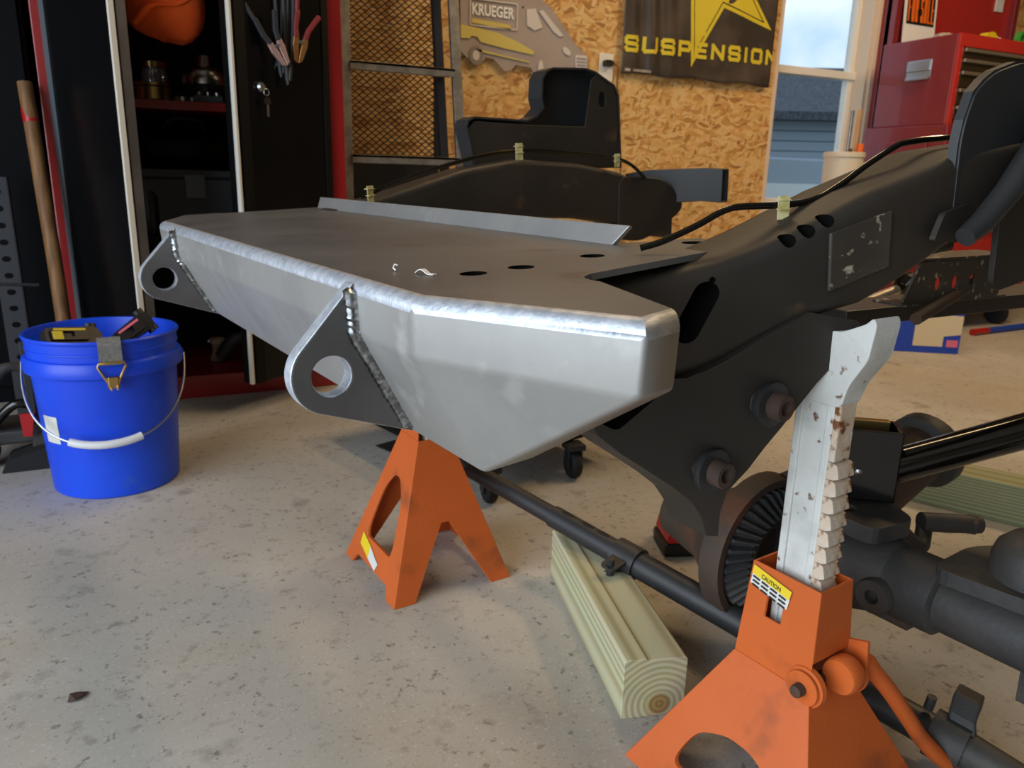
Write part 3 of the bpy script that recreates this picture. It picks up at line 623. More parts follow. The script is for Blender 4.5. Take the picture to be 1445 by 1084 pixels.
# ------------------------------------------------------------------ jack stands
def jack_stand(label, loc, rz, hb, zw, hw, zt, ht, z_saddle, wide_saddle, handle=True, wtop=.72):
    """window faces on local x, notched faces on local y; hb/hw/ht half sizes (x, y) at floor, waist and top"""
    t = thing('jack_stand', label, 'jack stand', loc, rz, 'pair of orange jack stands')
    m = MB(); th = .0035
    def P(sx, sy, tt, z0, z1, h0, h1): return Vector((sx * lerp(h0[0], h1[0], tt), sy * lerp(h0[1], h1[1], tt), lerp(z0, z1, tt)))
    for s in (1, -1):
        # window face
        o = [(-1, 0), (-.70, 0), (-.60, .075), (.60, .075), (.70, 0), (1, 0), (1, 1), (-1, 1)]
        win = roundpoly([(-.60, wtop * .33), (.60, wtop * .33), (.56, wtop * .83), (.20, wtop), (-.20, wtop), (-.56, wtop * .83)], .14, 5)
        m.plate(o, [win], fn=lambda a, b, k, s=s: P(s * (1 - k * th / .06), a * (1 if k == 0 else .985), b, 0, zw, hb, hw))
        o = [(-1, 0), (-.66, 0), (-.10, .46), (.10, .46), (.66, 0), (1, 0), (1, 1), (-1, 1)]
        m.plate(o, fn=lambda a, b, k, s=s: P(a * (1 if k == 0 else .985), s * (1 - k * th / .06), b, 0, zw, hb, hw))
        m.plate([(-1, 0), (1, 0), (1, 1), (-1, 1)], [[(-.05, .50), (-.05, .74), (.42, .74), (.42, .50)]] if s < 0 else [], fn=lambda a, b, k, s=s: P(s * (1 - k * .1), a * (1 - k * .07), b, zw, zt, hw, ht))
        m.plate([(-1, 0 if s > 0 else .30), (1, 0 if s > 0 else .30), (1, 1), (-1, 1)], fn=lambda a, b, k, s=s: P(a * (1 - k * .1), s * (1 - k * .07), b, zw, zt, hw, ht))
    m.build('base', 'orange_paint', t, bevel=.0016, seg=2, angle=25)
    # ratchet column
    c = MB(); z = zt - .09; prof = [(.024, z), (.024, z_saddle - .045)]
    ys, ztop = -.020, z_saddle - .06
    teeth = []; pz = .0188; k = 0
    while z + (k + 1) * pz < ztop - .015:
        a = z + k * pz; teeth += [(-.030, a + .0015), (-.0325, a + .006), (-.027, a + pz - .002), (-.0215, a + pz - .0005)]; k += 1
    cm = MB()
    cm.plate([(.024, z)] + [(.024, ztop)] + [(-.021, ztop)] + [(-.021, z)], fn=lambda a, b, q: Vector((lerp(-.0115, .0115, q), a, b)))
    col_o = cm.build('ratchet_column', 'white_paint', t, bevel=.0015)
    for ty in (.0195, -.0165): MB().box(-.0145, .0145, ty - .0045, ty + .0045, z, ztop).build('column_rib', 'white_paint', col_o, bevel=.0015)
    tm = MB()
    for k in range(int((ztop - z - .03) / pz)):
        a = z + k * pz
        if k == 0: first = a
    nt = int((ztop - z - .07) / pz); ref = None
    for k in range(nt):
        a = z + k * pz
        if ref is None:
            tm.plate([(-.0205, 0), (-.0290, .0004), (-.0352, .0036), (-.0320, .0165), (-.0295, .0180), (-.0205, .0186)], fn=lambda p, q, r: Vector((lerp(-.014, .014, r), p, q)))
            ref = tm.build('tooth', 'white_chipped', col_o, bevel=.0008); ref.location.z = a
        else:
            d = ref.copy(); COL.objects.link(d); d.location.z = a
    MB().box(-.014, .014, -.0275, -.020, z + nt * pz, ztop).build('column_face', 'white_chipped', col_o, bevel=.002)
    # saddle
    S = z_saddle; w = wide_saddle
    sp = [(.0255, S - .085), (.030, S - .06), (.05, S - .03), (w, S + .004), (w - .004, S + .012), (.045, S + .004), (.02, S - .008), (-.02, S - .008), (-.045, S + .004), (-w + .004, S + .012), (-w, S + .004), (-.052, S - .03), (-.034, S - .06), (-.0275, S - .085)]
    MB().plate(roundpoly(sp, .006, 2), fn=lambda a, b, q: Vector((lerp(-.021, .021, q) * lerp(.75, 1, min(1, max(0, (b - S + .085) / .06))), a, b))).build('saddle', 'white_paint', t, bevel=.002)
    if handle:
        # pawl boss, pin, washers and release handle on the toothed side
        T = Matrix.Rotation(pi / 2, 4, 'Y')
        yb, zb = -hw[1] * .86, zw + .006
        rings = MB().lathe([(.0075, -hw[0] - .006), (.019, -hw[0] - .005), (.0195, -hw[0] - .0035), (.0155, -hw[0] - .003), (.0155, -hw[0] - .0015), (.0225, -hw[0]), (.0235, -hw[0] + .006), (.005, -hw[0] + .006)], 28, T=Matrix.Translation((0, yb, zb)) @ T)
        rings.build('pivot_washer', 'orange_paint', t, smooth=35)
        MB().lathe([(.001, -hw[0] - .017), (.0065, -hw[0] - .016), (.0072, -hw[0] - .013), (.0072, hw[0] + .01)], 18, T=Matrix.Translation((0, yb, zb)) @ T).build('pivot_pin', 'cast_rust', t, smooth=35)
        MB().lathe([(.004, -.011), (.0185, -.011), (.0205, -.008), (.0205, .008), (.0185, .011), (.004, .011)], 28, T=Matrix.Translation((.004, yb - .019, zb + .012)) @ T).build('pawl', 'orange_paint', t, smooth=35)
        MB().plate(circ(yb - .006, zb, .0255, 14, a0=pi * .85, a1=pi * 1.9) + [(yb + .02, zb + .03), (yb - .026, zb + .045)], fn=lambda a, b, q: Vector((hw[0] - .006 + q * .005, a, b))).build('pawl_ear', 'orange_paint', t, bevel=.001)
        h = spline([(hw[0] + .004, yb - .012, zb + .008), (hw[0] + .016, yb - .016, zb + .008), (hw[0] + .026, yb - .02, zb - .005), (hw[0] + .05, yb - .03, zb - .035), (hw[0] + .085, yb - .045, zb - .085), (hw[0] + .100, yb - .051, zb - .106), (hw[0] + .122, yb - .062, zb - .132), (hw[0] + .145, yb - .072, zb - .152)], 5)
        MB().tube(h, .0098, 14).build('release_handle', 'orange_paint', t, smooth=True)
    return t
near_stand = jack_stand('taller orange jack stand with white toothed column under the near frame rail', (.629, .548, 0), radians(8.5), (.122, .130), .166, (.036, .050), .281, (.0285, .0435), .560, .056, wtop=.52)
far_stand = jack_stand('small orange jack stand under the middle of the bumper', (.4255, 1.2145, 0), radians(6), (.112, .114), .255, (.030, .036), .30, (.027, .032), .50, .045, handle=False)
# caution sticker on the near stand's left face
def on_face(stand, h0, h1, z0, z1, off=.0012):
    return lambda a, z: Vector((-lerp(h0, h1, (z - z0) / (z1 - z0)) - off, a, z))
fN = on_face(near_stand, .036, .0285, .166, .281)
def sticker(parent, fn, pts, mat, name='sticker', lab=None):
    m = MB(); m.plate(pts, fn=lambda a, b, t: fn(a, b) - Vector((t * .0004, 0, 0))); o = m.build(name, mat, parent)
    if lab: o['label'] = lab
    return o
st = sticker(near_stand, fN, [(.0395, 0.2775), (.042, 0.2550), (-.008, 0.2450), (-.011, 0.2675)], 'white_label', lab='yellow and white caution sticker')
fS = on_face(near_stand, .036, .0285, .166, .281, .0022)
sticker(st.parent, fS, [(.0395, 0.2778), (.0407, 0.2675), (-.0098, 0.2575), (-.0112, 0.2678)], 'yellow_label', 'sticker_band')
fT = on_face(near_stand, .036, .0285, .166, .281, .0028)
lettering('CAUTION', lambda x, y: fT(lerp(.028, .002, x), lerp(.2665, .2613, x) + y * .0052), 'sign_black', near_stand)
for r_ in range(3):
    for q in range(4):
        a0 = .0385 - q * .0118; zb = .2655 - r_ * .0048 - q * .0023
        sticker(near_stand, fT, [(a0, zb), (a0 + .0002, zb - .0018), (a0 - .009, zb - .0036), (a0 - .009, zb - .0018)], 'sign_black', 'print_mark')
# label on the far stand
def fF(a, z): return Vector((-lerp(.112, .030, z / .255) - .0012, a, z))
sticker(far_stand, fF, [(.064, .062), (.064, .041), (.022, .030), (.022, .051)], 'yellow_label', lab='yellow maker label')
sticker(far_stand, fF, [(.022, .0505), (.022, .030), (-.014, .022), (-.020, .036), (-.006, .040)], 'white_label')

# ------------------------------------------------------------------ axle under the frame
axle = thing('axle', 'dark cast iron front axle lying under the frame rails', 'axle', (.834, .5445, .211), radians(8.5))
MB().tube([(0, .10, 0), (0, -.02, 0), (0, -.6, 0)], .038, 28).build('axle_tube', 'cast_iron', axle, smooth=40)
MB().tube([(0, .03, 0), (0, -.028, 0), (0, -.032, 0)], [.0465, .0455, .040], 28).build('tube_collar', 'cast_iron', axle, smooth=40)
kn = MB(); kn.tube([(0, .15, 0), (0, .13, 0), (0, .07, 0), (0, .03, 0)], [.060, .066, .060, .047], 24); kn.build('knuckle', 'cast_iron', axle, smooth=45)
o = MB().lathe([(.009, .0), (.009, .022), (.021, .022), (.023, .018), (.024, -.03)], 22, T=Matrix.Translation((-.035, .030, -.008)) @ Matrix.Rotation(radians(-90), 4, 'Y')); o.build('lower_boss', 'cast_iron', axle, smooth=40)
MB().plate(roundpoly([(-.055, .04), (.02, .03), (.045, .075), (.03, .13), (-.05, .14)], .018), [circ(-.022, .10, .013, 16)], fn=lambda a, b, t: Vector((a, b, .055 + t * .022))).build('upper_ear', 'cast_iron', axle, bevel=.004)
MB().plate(roundpoly([(-.066, -.07), (.055, -.07), (.06, .06), (-.06, .07)], .01), fn=lambda a, b, t: Vector((a, .14 + t * .02, b))).build('inner_flange', 'cast_iron', axle, bevel=.003)
arm = MB(); arm.tube(spline([(.03, .09, .062), (.055, .085, .05), (.085, .07, .02), (.105, .06, .004), (.13, .07, .012), (.14, .075, .022)], 4), .011, 12); arm.build('steering_arm', 'cast_iron', axle, smooth=True)
MB().tube([(.128, .075, .030), (.16, .055, .028), (.20, .03, .026)], [.0135, .0135, .0125], 14).build('stud', 'cast_iron', axle, smooth=40)
MB().lathe([(.0145, -.006), (.0145, .006)], 6, T=Matrix.Translation((.19, .036, .026)) @ Matrix.Rotation(radians(-58), 4, 'Z') @ Matrix.Rotation(pi / 2, 4, 'Y')).build('nut', 'cast_iron', axle)
pm = MB().lathe([(.052, 0), (.052, .022), (.048, .036), (.036, .048), (.018, .053), (.001, .054)], 30, T=Matrix.Translation((.045, -.105, .050))); pm.build('spring_perch', 'cast_iron', axle, smooth=40)
MB().plate(roundpoly([(-.03, -.02), (-.01, -.20), (.12, -.20), (.115, -.05), (.06, -.02)], .02), fn=lambda a, b, t: Vector((a, b, .034 + t * .018 + .05 * max(0, -(a - .01)) * -6 * .2))).build('perch_plate', 'cast_iron', axle, bevel=.004)
MB().plate(roundpoly([(0, -.034), (.03, -.034), (.03, -.08), (.005, -.085)], .004), fn=lambda a, b, t: Vector((a + .0, -.13 + t * .01, b))).build('drop_tab', 'cast_iron', axle, bevel=.002)
MB().plate(roundpoly([(-.02, -.03), (.03, -.03), (.03, -.052), (-.02, -.052)], .004), fn=lambda a, b, t: Vector((a, .0 + t * .05, b))).build('lower_pad', 'cast_iron', axle, bevel=.002)
# differential with its bare ring gear
gy = .222; gz = -.046
MB().lathe([(.05, .0), (.101, .0), (.101, -.022), (.112, -.022), (.114, -.012), (.114, .012), (.09, .03), (.06, .08), (.045, .16)], 40, T=Matrix.Translation((.0, gy + .02, gz)) @ Matrix.Rotation(-pi / 2, 4, 'X')).build('differential_housing', 'cast_rust', axle, smooth=40)
rg = MB(); N = 38; rs = []
prof = [(.044, -.012), (.060, -.014), (.064, -.022), (.095, -.004), (.098, .012), (.098, .02), (.044, .02)]
for k in range(N * 4):
    an = 2 * pi * k / (N * 4); tooth = (0, .0, 1, 1)[k % 4]; ring = []
    for i, (r, y) in enumerate(prof):
        tw = .12 if i >= 3 else 0
        rr_ = r; yy = y
        if i in (2, 3) and not tooth: yy += .011
        a2 = an + tw
        ring.append((rr_ * cos(a2), gy + yy, gz + rr_ * sin(a2)))
    rs.append(ring)
rs.append(rs[0]); rg.rings(rs, cap=False)
rg.build('ring_gear', 'cast_iron', axle)
pn = MB(); pa, pb_ = Vector((.04, .19, .01)), Vector((.30, .16, .085)); d = (pb_ - pa)
pn.tube([pa + d * q for q in (0, .3, .33, .62, .80, .9)], [.075, .068, .062, .052, .046, .046], 28); pn.build('pinion_housing', 'cast_rust', axle, smooth=40)
MB().tube([pa + d * q for q in (.88, .9, .97, 1.0)], [.050, .060, .060, .054], 30).build('pinion_flange', 'cast_iron', axle, smooth=40)
MB().tube([pa + d * .86 + Vector((-.02, -.046, .01)), pa + d * .95 + Vector((-.02, -.052, .012))], .007, 10).build('flange_bolt', 'zinc_gold', axle, smooth=True)

# suspension link: boxed black bracket with a polished black tube
link = thing('suspension_link', 'polished black tube link with boxed bracket behind the white column', 'link', (.845, .655, .345), radians(-38))
LT = Matrix.Rotation(radians(-18), 4, 'Y')
lk = MB(); lk.box(-.038, .033, -.026, -.022, -.052, .044); lk.box(-.038, .033, .026, .03, -.052, .044); lk.box(.029, .033, -.026, .03, -.052, .044); lk.box(-.038, .033, -.026, .03, -.052, -.048)
lk.build('bracket', 'black_gloss', link, bevel=.0015)
MB().box(-.030, .024, .012, .024, .03, .047).build('bracket_reflection', 'zinc_gold', link, bevel=.001)  # gold piece paints an orange reflection on top of the bracket
MB().tube([(.033, .002, -.010), (.50, .002, .192)], .0225, 32).build('tube', 'chrome_black', link, smooth=40)
MB().lathe([(.001, .0), (.0045, .0), (.0045, .004), (.001, .005)], 12, T=Matrix.Translation((-.016, -.026, -.012)) @ Matrix.Rotation(pi / 2, 4, 'X')).build('bolt', 'galv_wire', link)
# upper link with a ball joint behind the rail
ul = thing('control_arm', 'bare steel control arm with black ball joint beyond the near rail', 'control arm', (1.325, 1.02, .497), 0)
MB().tube([(-.30, .02, -.085), (.0, 0, .0)], .010, 14).build('arm_tube', 'steel_light', ul, smooth=True)
MB().lathe([(.006, -.02), (.022, -.016), (.03, 0), (.022, .016), (.006, .02)], 20, T=Matrix.Translation((.025, -.002, .008)) @ Matrix.Rotation(.9, 4, 'Y')).build('ball_joint', 'chrome_black', ul, smooth=True)
MB().tube([(.05, 0, -.045), (.10, -.01, -.05)], .009, 12).build('nut', 'galv_wire', ul)

# ------------------------------------------------------------------ tie rod on the floor side of the axle
tr = thing('tie_rod', 'long dark steering tie rod with clamp running over the timber block', 'tie rod', (.561, 1.232, .138))
A_ = Vector((0, 0, 0)); B_ = Vector((.838, .469, .040)) - Vector((.561, 1.232, .138)); dd = B_.normalized(); LL = B_.length
side = dd.cross(Vector((0, 0, 1))).normalized(); upv = side.cross(dd)
MB().tube([A_ - dd * .08, dd * .30], .0165, 18).build('rod', 'frame_paint', tr, smooth=40)
MB().tube([dd * .16, dd * .345], .0195, 20).build('adjuster_sleeve', 'frame_paint', tr, smooth=40)
for q in (.19, .235, .268): MB().plate(circ(0, 0, .013, 14, ry=.0045), fn=lambda a, b, t, q=q: dd * (q + a) + side * b + upv * (.0194 + .0008 * t)).build('slot', 'rubber', tr)
MB().tube([dd * .335, dd * (LL - .01)], .0215, 20).build('tube', 'frame_paint', tr, smooth=40)
cl = MB(); cl.tube([dd * .300, dd * .345], .0265, 20); cl.build('clamp', 'frame_paint', tr, smooth=40)
ed = (side * .98 - upv * .12).normalized(); n2 = dd.cross(ed)
for s_ in (-1, 1): MB().plate(roundpoly([(-.014, 0), (.014, 0), (.013, .046), (-.013, .046)], .008), fn=lambda a, b, t, s_=s_: dd * (.322 + a) + ed * (b + .012) + n2 * (.011 * s_ - .002 + .004 * t)).build('clamp_ear', 'frame_paint', tr, bevel=.001)
MB().tube([dd * .322 + ed * .046 - n2 * .024, dd * .322 + ed * .046 + n2 * .024], .006, 10).build('clamp_bolt', 'frame_paint', tr)
MB().tube([dd * .322 + ed * .046 + n2 * .017, dd * .322 + ed * .046 + n2 * .024], .010, 6).build('clamp_nut', 'cast_iron', tr)
e = dd * (LL - .02)
MB().tube([e - dd * .01, e + dd * .03], .030, 20).build('end_clamp', 'cast_iron', tr, smooth=40)
MB().tube([e + dd * .03, e + dd * .09, e + dd * .12], [.024, .020, .014], 16).build('rod_end', 'cast_iron', tr, smooth=40)
yk = MB(); yk.ribbon([e - side * .005 + upv * .02 + dd * .02, e - side * .008 + upv * .034 + dd * .015, e - side * .022 + upv * .046 + dd * .012, e - side * .055 + upv * .038 + dd * .01, e - side * .066 + upv * .022 + dd * .01, e - side * .066 - upv * .03 + dd * .01], dd, .030, .016); yk.build('yoke', 'cast_iron', tr, bevel=.003)
MB().tube([e - dd * .02 + upv * .028, e - dd * .02 + upv * .045], .006, 8).build('grease_fitting', 'cast_iron', tr)

# ------------------------------------------------------------------ timber blocks
def timber(label, loc, rz, L, mat, lip=False):
    t = thing('timber_block', label, 'timber', loc, rz)
    m = MB()
    if lip: o = [(0, 0), (.088, 0), (.088, .083), (.0845, .0865), (.0335, .0865), (.030, .0885), (.0025, .0885), (0, .086)]
    else: o = rrect(0, .088, 0, .088, .003, 3)
    m.plate(o, fn=lambda a, b, q: Vector((a, q * L, b))); m.build('block', mat, t, bevel=.0012)
    return t
timber('pale pressure treated timber block lying across the floor under the tie rod', (.521, .7145, 0), radians(-14.6), .39, 'post_wood', True)
timber('greenish treated timber lying on the floor behind the axle', (1.72, .70, 0), radians(26.5), .42, 'board_wood')

# ------------------------------------------------------------------ blue bucket and what is in it
BX, BY = -.085, 1.885
bk = thing('bucket', 'bright blue plastic bucket with white handle on the floor', 'bucket', (BX, BY, 0))
prof = [(.126, .0), (.130, .004), (.1445, .262), (.1455, .268), (.1565, .272), (.1575, .276), (.1555, .299), (.153, .303), (.1475, .305), (.1485, .318), (.1505, .319), (.1505, .322), (.1487, .323), (.150, .340), (.1535, .342), (.1545, .346), (.1525, .3495), (.1475, .3485), (.1465, .345), (.1435, .27), (.1275, .008), (.001, .006)]
MB().lathe([(.001, .0)] + prof, 64).build('body', 'bucket_blue', bk, smooth=35)
ba = radians(-93)             # where the bail hangs, seen from the camera
def bailp(s):                  # s -1..1 across the front
    ang = ba + s * radians(90); r = .160 + .012 * (1 - abs(s)) ; z = .285 - .148 * (1 - abs(s) ** 2.2)
    return Vector((r * cos(ang), r * sin(ang), z))
bailp2 = [bailp(-1 + 2 * k / 40) for k in range(41)]
MB().tube(bailp2, .0024, 8).build('bail_wire', 'galv_wire', bk, smooth=True)
MB().tube([bailp(-.26 + .52 * k / 10) for k in range(11)], .0085, 14).build('grip', 'white_plastic', bk, smooth=40)
for s_ in (-1, 1): p = bailp(s_); MB().lathe([(.001, 0), (.012, 0), (.012, .01), (.001, .012)], 16, T=Matrix.Translation((p.x * .93, p.y * .93, p.z)) @ Matrix.Rotation(ba + s_ * pi / 2, 4, 'Z') @ Matrix.Rotation(pi / 2, 4, 'Y')).build('bail_ear', 'bucket_blue', bk, smooth=40)
lb = MB(); an = [radians(-152 + 2.2 * k) for k in range(9)]
lb.rings([[( (.1295 + .0558 * z + .0012) * cos(a), (.1295 + .0558 * z + .0012) * sin(a), z) for a in an] for z in (.125, .185)], cap=False, closed=False); lb.build('label', 'white_label', bk, fixn=False)
# ratchet strap with yellow handle
def ratchet(label, loc, rot, accent, sc_=1.0):
    t = thing('ratchet_strap', label, 'ratchet strap', loc, 0); t.rotation_euler = rot
    MB().plate(roundpoly([(-.055 * sc_, -.016), (.05 * sc_, -.022), (.062 * sc_, 0), (.05 * sc_, .02), (-.055 * sc_, .016)], .008), fn=lambda a, b, q: Vector((a, b, -.012 + q * .024))).build('housing', 'black_plastic', t, bevel=.003)
    h_ = MB().plate(roundpoly([(-.045 * sc_, -.013), (.03 * sc_, -.013), (.03 * sc_, .013), (-.045 * sc_, .013)], .005), [rrect(-.022 * sc_, .0, -.006, .006, .002, 3)], fn=lambda a, b, q: Vector((a, b, .0125 + q * .005))).build('handle', 'black_plastic', t, bevel=.001)
    MB().plate(roundpoly([(-.040 * sc_, .0075), (.024 * sc_, .0075), (.024 * sc_, .0125), (-.040 * sc_, .0125)], .001, 2), fn=lambda a, b, q: Vector((a, b, .0176 + q * .0008))).build('grip_strip', accent, h_)
    if accent == 'yellow_print': MB().plate([(-.044 * sc_, -.012), (-.024 * sc_, -.012), (-.024 * sc_, .006), (-.044 * sc_, .006)], fn=lambda a, b, q: Vector((a, b, .0176 + q * .0008))).build('label', accent, h_)
    MB().tube([(.045 * sc_, -.028, 0), (.045 * sc_, .028, 0)], .012, 14).build('spool', 'black_plastic', t, smooth=True)
    return t
ratchet('yellow and black ratchet strap poking out of the blue bucket', (BX - .055, BY - .075, .348), (radians(58), radians(8), radians(30)), 'yellow_print', 1.0)
ratchet('black ratchet strap with pink strip in the blue bucket', (BX + .06, BY - .03, .347), (radians(60), radians(-28), radians(30)), 'pink_light', .8)
# webbing hung over the bucket rim with a wire hook
wb = thing('strap_hook', 'grey webbing strap with wire hook hung over the bucket rim', 'strap', (BX, BY, 0))
a = radians(-84); er = Vector((cos(a), sin(a), 0)); et = Vector((-sin(a), cos(a), 0))
MB().ribbon([er * r + Vector((0, 0, z)) for r, z in ((.125, .30), (.138, .345), (.146, .356), (.156, .354), (.1605, .342), (.1605, .318), (.1622, .302))], et, .043, .003).build('webbing', 'strap_grey', wb)
hk = er * .1635
MB().tube([hk + et * .010 + Vector((0, 0, .258)), hk + et * .006 + er * .012 + Vector((0, 0, .252)), hk + et * .008 + Vector((0, 0, .262)), hk + et * .026 + Vector((0, 0, .300)), hk + et * .024 + Vector((0, 0, .307)), hk - et * .024 + Vector((0, 0, .307)), hk - et * .026 + Vector((0, 0, .300)), hk - et * .008 + Vector((0, 0, .262)), hk - et * .006 + er * .012 + Vector((0, 0, .252)), hk - et * .010 + Vector((0, 0, .258))], .0028, 8).build('wire_hook', 'zinc_gold', wb, smooth=True)
MB().box(-.010, .010, -.005, .005, -.012, .012, T=Matrix.Translation(hk + Vector((0, 0, .266))) @ Matrix.Rotation(a + pi / 2, 4, 'Z')).build('crimp', 'zinc_gold', wb, bevel=.002)

# ------------------------------------------------------------------ tall locker cabinet
cb = thing('locker_cabinet', 'tall red steel cabinet with both black doors ajar', 'cabinet', (.2125, 2.51, 0))
hx = .4075; H = 1.85
MB().box(-hx, -hx + .036, 0, .46, 0, H).build('side_panel', 'cab_red', cb, bevel=.003)
MB().box(hx - .055, hx, 0, .46, 0, H).build('side_panel', 'cab_red', cb, bevel=.003)
MB().box(-hx + .036, hx - .055, .445, .46, 0, H).build('back_panel', 'cab_inside', cb)
MB().box(-hx + .036, hx - .055, .0, .46, .0, .072).build('plinth', 'cab_red', cb, bevel=.003)
MB().box(-hx, hx, 0, .46, H, H + .03).build('top_panel', 'cab_red', cb, bevel=.003)
MB().box(-hx + .037, hx - .056, .10, .44, .862, .888).build('shelf', 'cab_red', cb, bevel=.002)
MB().box(-hx + .037, hx - .056, .10, .44, .475, .495).build('shelf', 'cab_inside', cb, bevel=.002)
MB().box(-hx + .037, hx - .056, .10, .44, 1.262, 1.285).build('shelf', 'cab_red', cb, bevel=.002)
def cab_door(px, ang, wdt, side):
    d = bpy.data.objects.new('door', None); COL.objects.link(d); d.parent = cb; d.location = (px, -.012, .09); d.rotation_euler = (0, 0, ang); d.empty_display_size = .03
    return d
def door_mesh(sgn, hinge_x, ang, wdt, lock):
    T = Matrix.Translation((hinge_x, -.012, .085)) @ Matrix.Rotation(ang, 4, 'Z')
    dh = H - .12
    m = MB(); x0, x1 = (0, wdt) if sgn > 0 else (-wdt, 0)
    m.box(x0, x1, -.012, .006, 0, dh, T=T)
    d = m.build('door', 'cab_black', cb, bevel=.003)
    e0 = wdt if sgn > 0 else -wdt
    MB().box(e0 - .004, e0 + .004, -.0145, -.0005, .0, dh, T=T).build('door_edge', 'edge_highlight', d, bevel=.001)  # strip carries the painted daylight highlight along the free edge
    f0, f1 = sorted((e0 + sgn * .004, e0 + sgn * -.004))
    MB().box(*sorted((e0 - sgn * .001, e0 - sgn * .014)), .006, .03, .0, dh, T=T).build('door_flange', 'steel_dark' if sgn > 0 else 'cab_inside', d, bevel=.001)
    MB().box(*sorted((0, sgn * .026)), -.0155, -.012, .0, dh, T=T).build('hinge_strip', 'grey_strip' if sgn > 0 else 'cab_inside', d, bevel=.001)
    if not sgn > 0:
        MB().box(*sorted((e0 + .012, e0 + .045)), -.0145, -.012, .0, dh, T=T).build('door_stile', 'cab_inside', d)
    if lock:
        L = MB().lathe([(.001, 0), (.012, 0), (.013, .006), (.009, .012), (.001, .012)], 20, T=T @ Matrix.Translation((e0 + .085, -.014, .83)) @ Matrix.Rotation(pi / 2, 4, 'X')).build('lock', 'galv_wire', d, smooth=40)
    return d, T
door_mesh(1, -hx + .036, radians(-63), .355, False)
rd, RT = door_mesh(-1, hx - .055, radians(33), .355, True)
ky = thing('key_pair', 'small keys hanging from the cabinet door lock', 'keys'); kT = Matrix.Translation((.2125, 2.51, 0)) @ RT @ Matrix.Translation((-.262, -.034, .805))
MB().tube([kT @ Vector((.009 * cos(q), .004, .012 + .009 * sin(q))) for q in [k * pi / 6 for k in range(13)]], .0012, 6).build('ring', 'galv_wire', ky)
MB().plate(circ(0, -.012, .011, 14), fn=lambda a_, b, t: kT @ Vector((a_, t * .003, b))).build('key_head', 'black_plastic', ky)
MB().box(-.003, .003, 0, .002, -.052, -.02, T=kT).build('key_blade', 'galv_wire', ky)
# jumper cable clamps hanging in front of the right door
def jumper(label, px, pz, y, tilt, col, met):
    t = thing('jumper_clamp', label, 'jumper cables', (px, y, pz)); t.rotation_euler = (0, tilt, 0)
    for s in (-1, 1):
        MB().ribbon([(s * .012, 0, .030), (s * .018, 0, .055), (s * (.018 + .024 * (s > 0)), 0, .10)], (0, 1, 0), .020, .014).build('grip', col, t, bevel=.003)
        MB().plate([(s * .001, -.035), (s * .0025, -.002), (s * .006, .030), (s * .020, .038), (s * .020, .010), (s * .011, -.030)], fn=lambda a_, b, q: Vector((a_, -.008 + q * .016, b))).build('jaw', met, t, bevel=.001)
    MB().tube([(0, -.012, .02), (0, .012, .02)], .005, 10).build('pivot', 'galv_wire', t)
    MB().tube(spline([(-.018, 0, .09), (-.022, 0, .14), (-.010, .004, .22), (.0, .006, .40)], 4), .0065, 10).build('cable', col, t, smooth=True)
jumper('black handled jumper cable clamp hanging on the cabinet door', .404, 1.005, 2.33, radians(-28), 'cable_black', 'copper_pale')
jumper('red handled jumper cable clamp hanging on the cabinet door', .462, 1.022, 2.36, radians(10), 'cable_red', 'copper')
ht = thing('coiled_cable', 'dark coiled jumper cable hanging above the clamps', 'cable', (.40, 2.385, 1.05))
m = MB()
for k in range(4): m.tube(spline([(-.03 + .018 * k, -.006 * k, .5), (-.035 + .02 * k, -.006 * k, .10), (-.02 + .016 * k, -.006 * k, -.06 - .02 * k), (.01 + .014 * k, -.006 * k, .08), (.012 + .016 * k, -.006 * k, .5)], 5), .0065, 8)
m.build('coil', 'cable_black', ht, smooth=True)
# things on the cabinet shelves
hat = thing('knit_hat', 'bright orange knit hat hanging between the cabinet doors', 'hat', (.122, 2.43, 1.022))
m = MB(); rs = []; n1, n2 = 13, 28
for i in range(n1):
    ph = pi * i / (n1 - 1); r = .114 * sin(ph) ** .7
    rs.append([(r * cos(q) * (1 + .10 * noise.noise((cos(q) * 1.6, sin(q) * 1.6, i * .35))) - .035 * (i / (n1 - 1)) ** 2, .55 * r * sin(q), .125 * (1 - cos(ph)) + .022 * cos(q) * -sin(ph) + .010 * noise.noise((q, i * .5, 2.2))) for q in [2 * pi * j / n2 for j in range(n2)]])
m.rings(rs); m.build('crown', 'orange_cloth', hat, smooth=True)
MB().tube(spline([(-.075, -.052, .03), (-.03, -.062, .075), (.03, -.058, .085), (.075, -.04, .12)], 6), [.006 + .003 * sin(k * .5) for k in range(19)], 8).build('fold', 'orange_cloth', hat, smooth=True)
MB().tube([(-.05, 0, .24), (-.05, .02, .42)], .002, 6).build('hanging_loop', 'orange_cloth', hat)
SH = .888
def shelf_thing(name, label, cat, x, y, z, shapes):
    t = thing(name, label, cat, (x, y, z))
    for nm, mb, mat, kw in shapes: mb.build(nm, mat, t, **kw)
    return t
sm = dict(smooth=40)
shelf_thing('tin_can', 'brass coloured tin on the left of the upper cabinet shelf', 'can', .085, 2.66, SH, [('body', MB().lathe([(.05, 0), (.052, .002), (.052, .035), (.048, .038), (.001, .038)], 28), 'zinc_gold', sm), ('lid', MB().lathe([(.046, .038), (.053, .039), (.053, .047), (.001, .05)], 28), 'zinc_gold', sm)])
shelf_thing('glass_jar', 'dark jar with gold lid standing behind the tin', 'jar', .10, 2.76, SH, [('body', MB().lathe([(.036, 0), (.04, .005), (.04, .085), (.032, .095), (.032, .1)], 24), 'glassy', sm), ('lid', MB().lathe([(.034, .1), (.036, .102), (.036, .118), (.001, .12)], 24), 'zinc_gold', sm)])
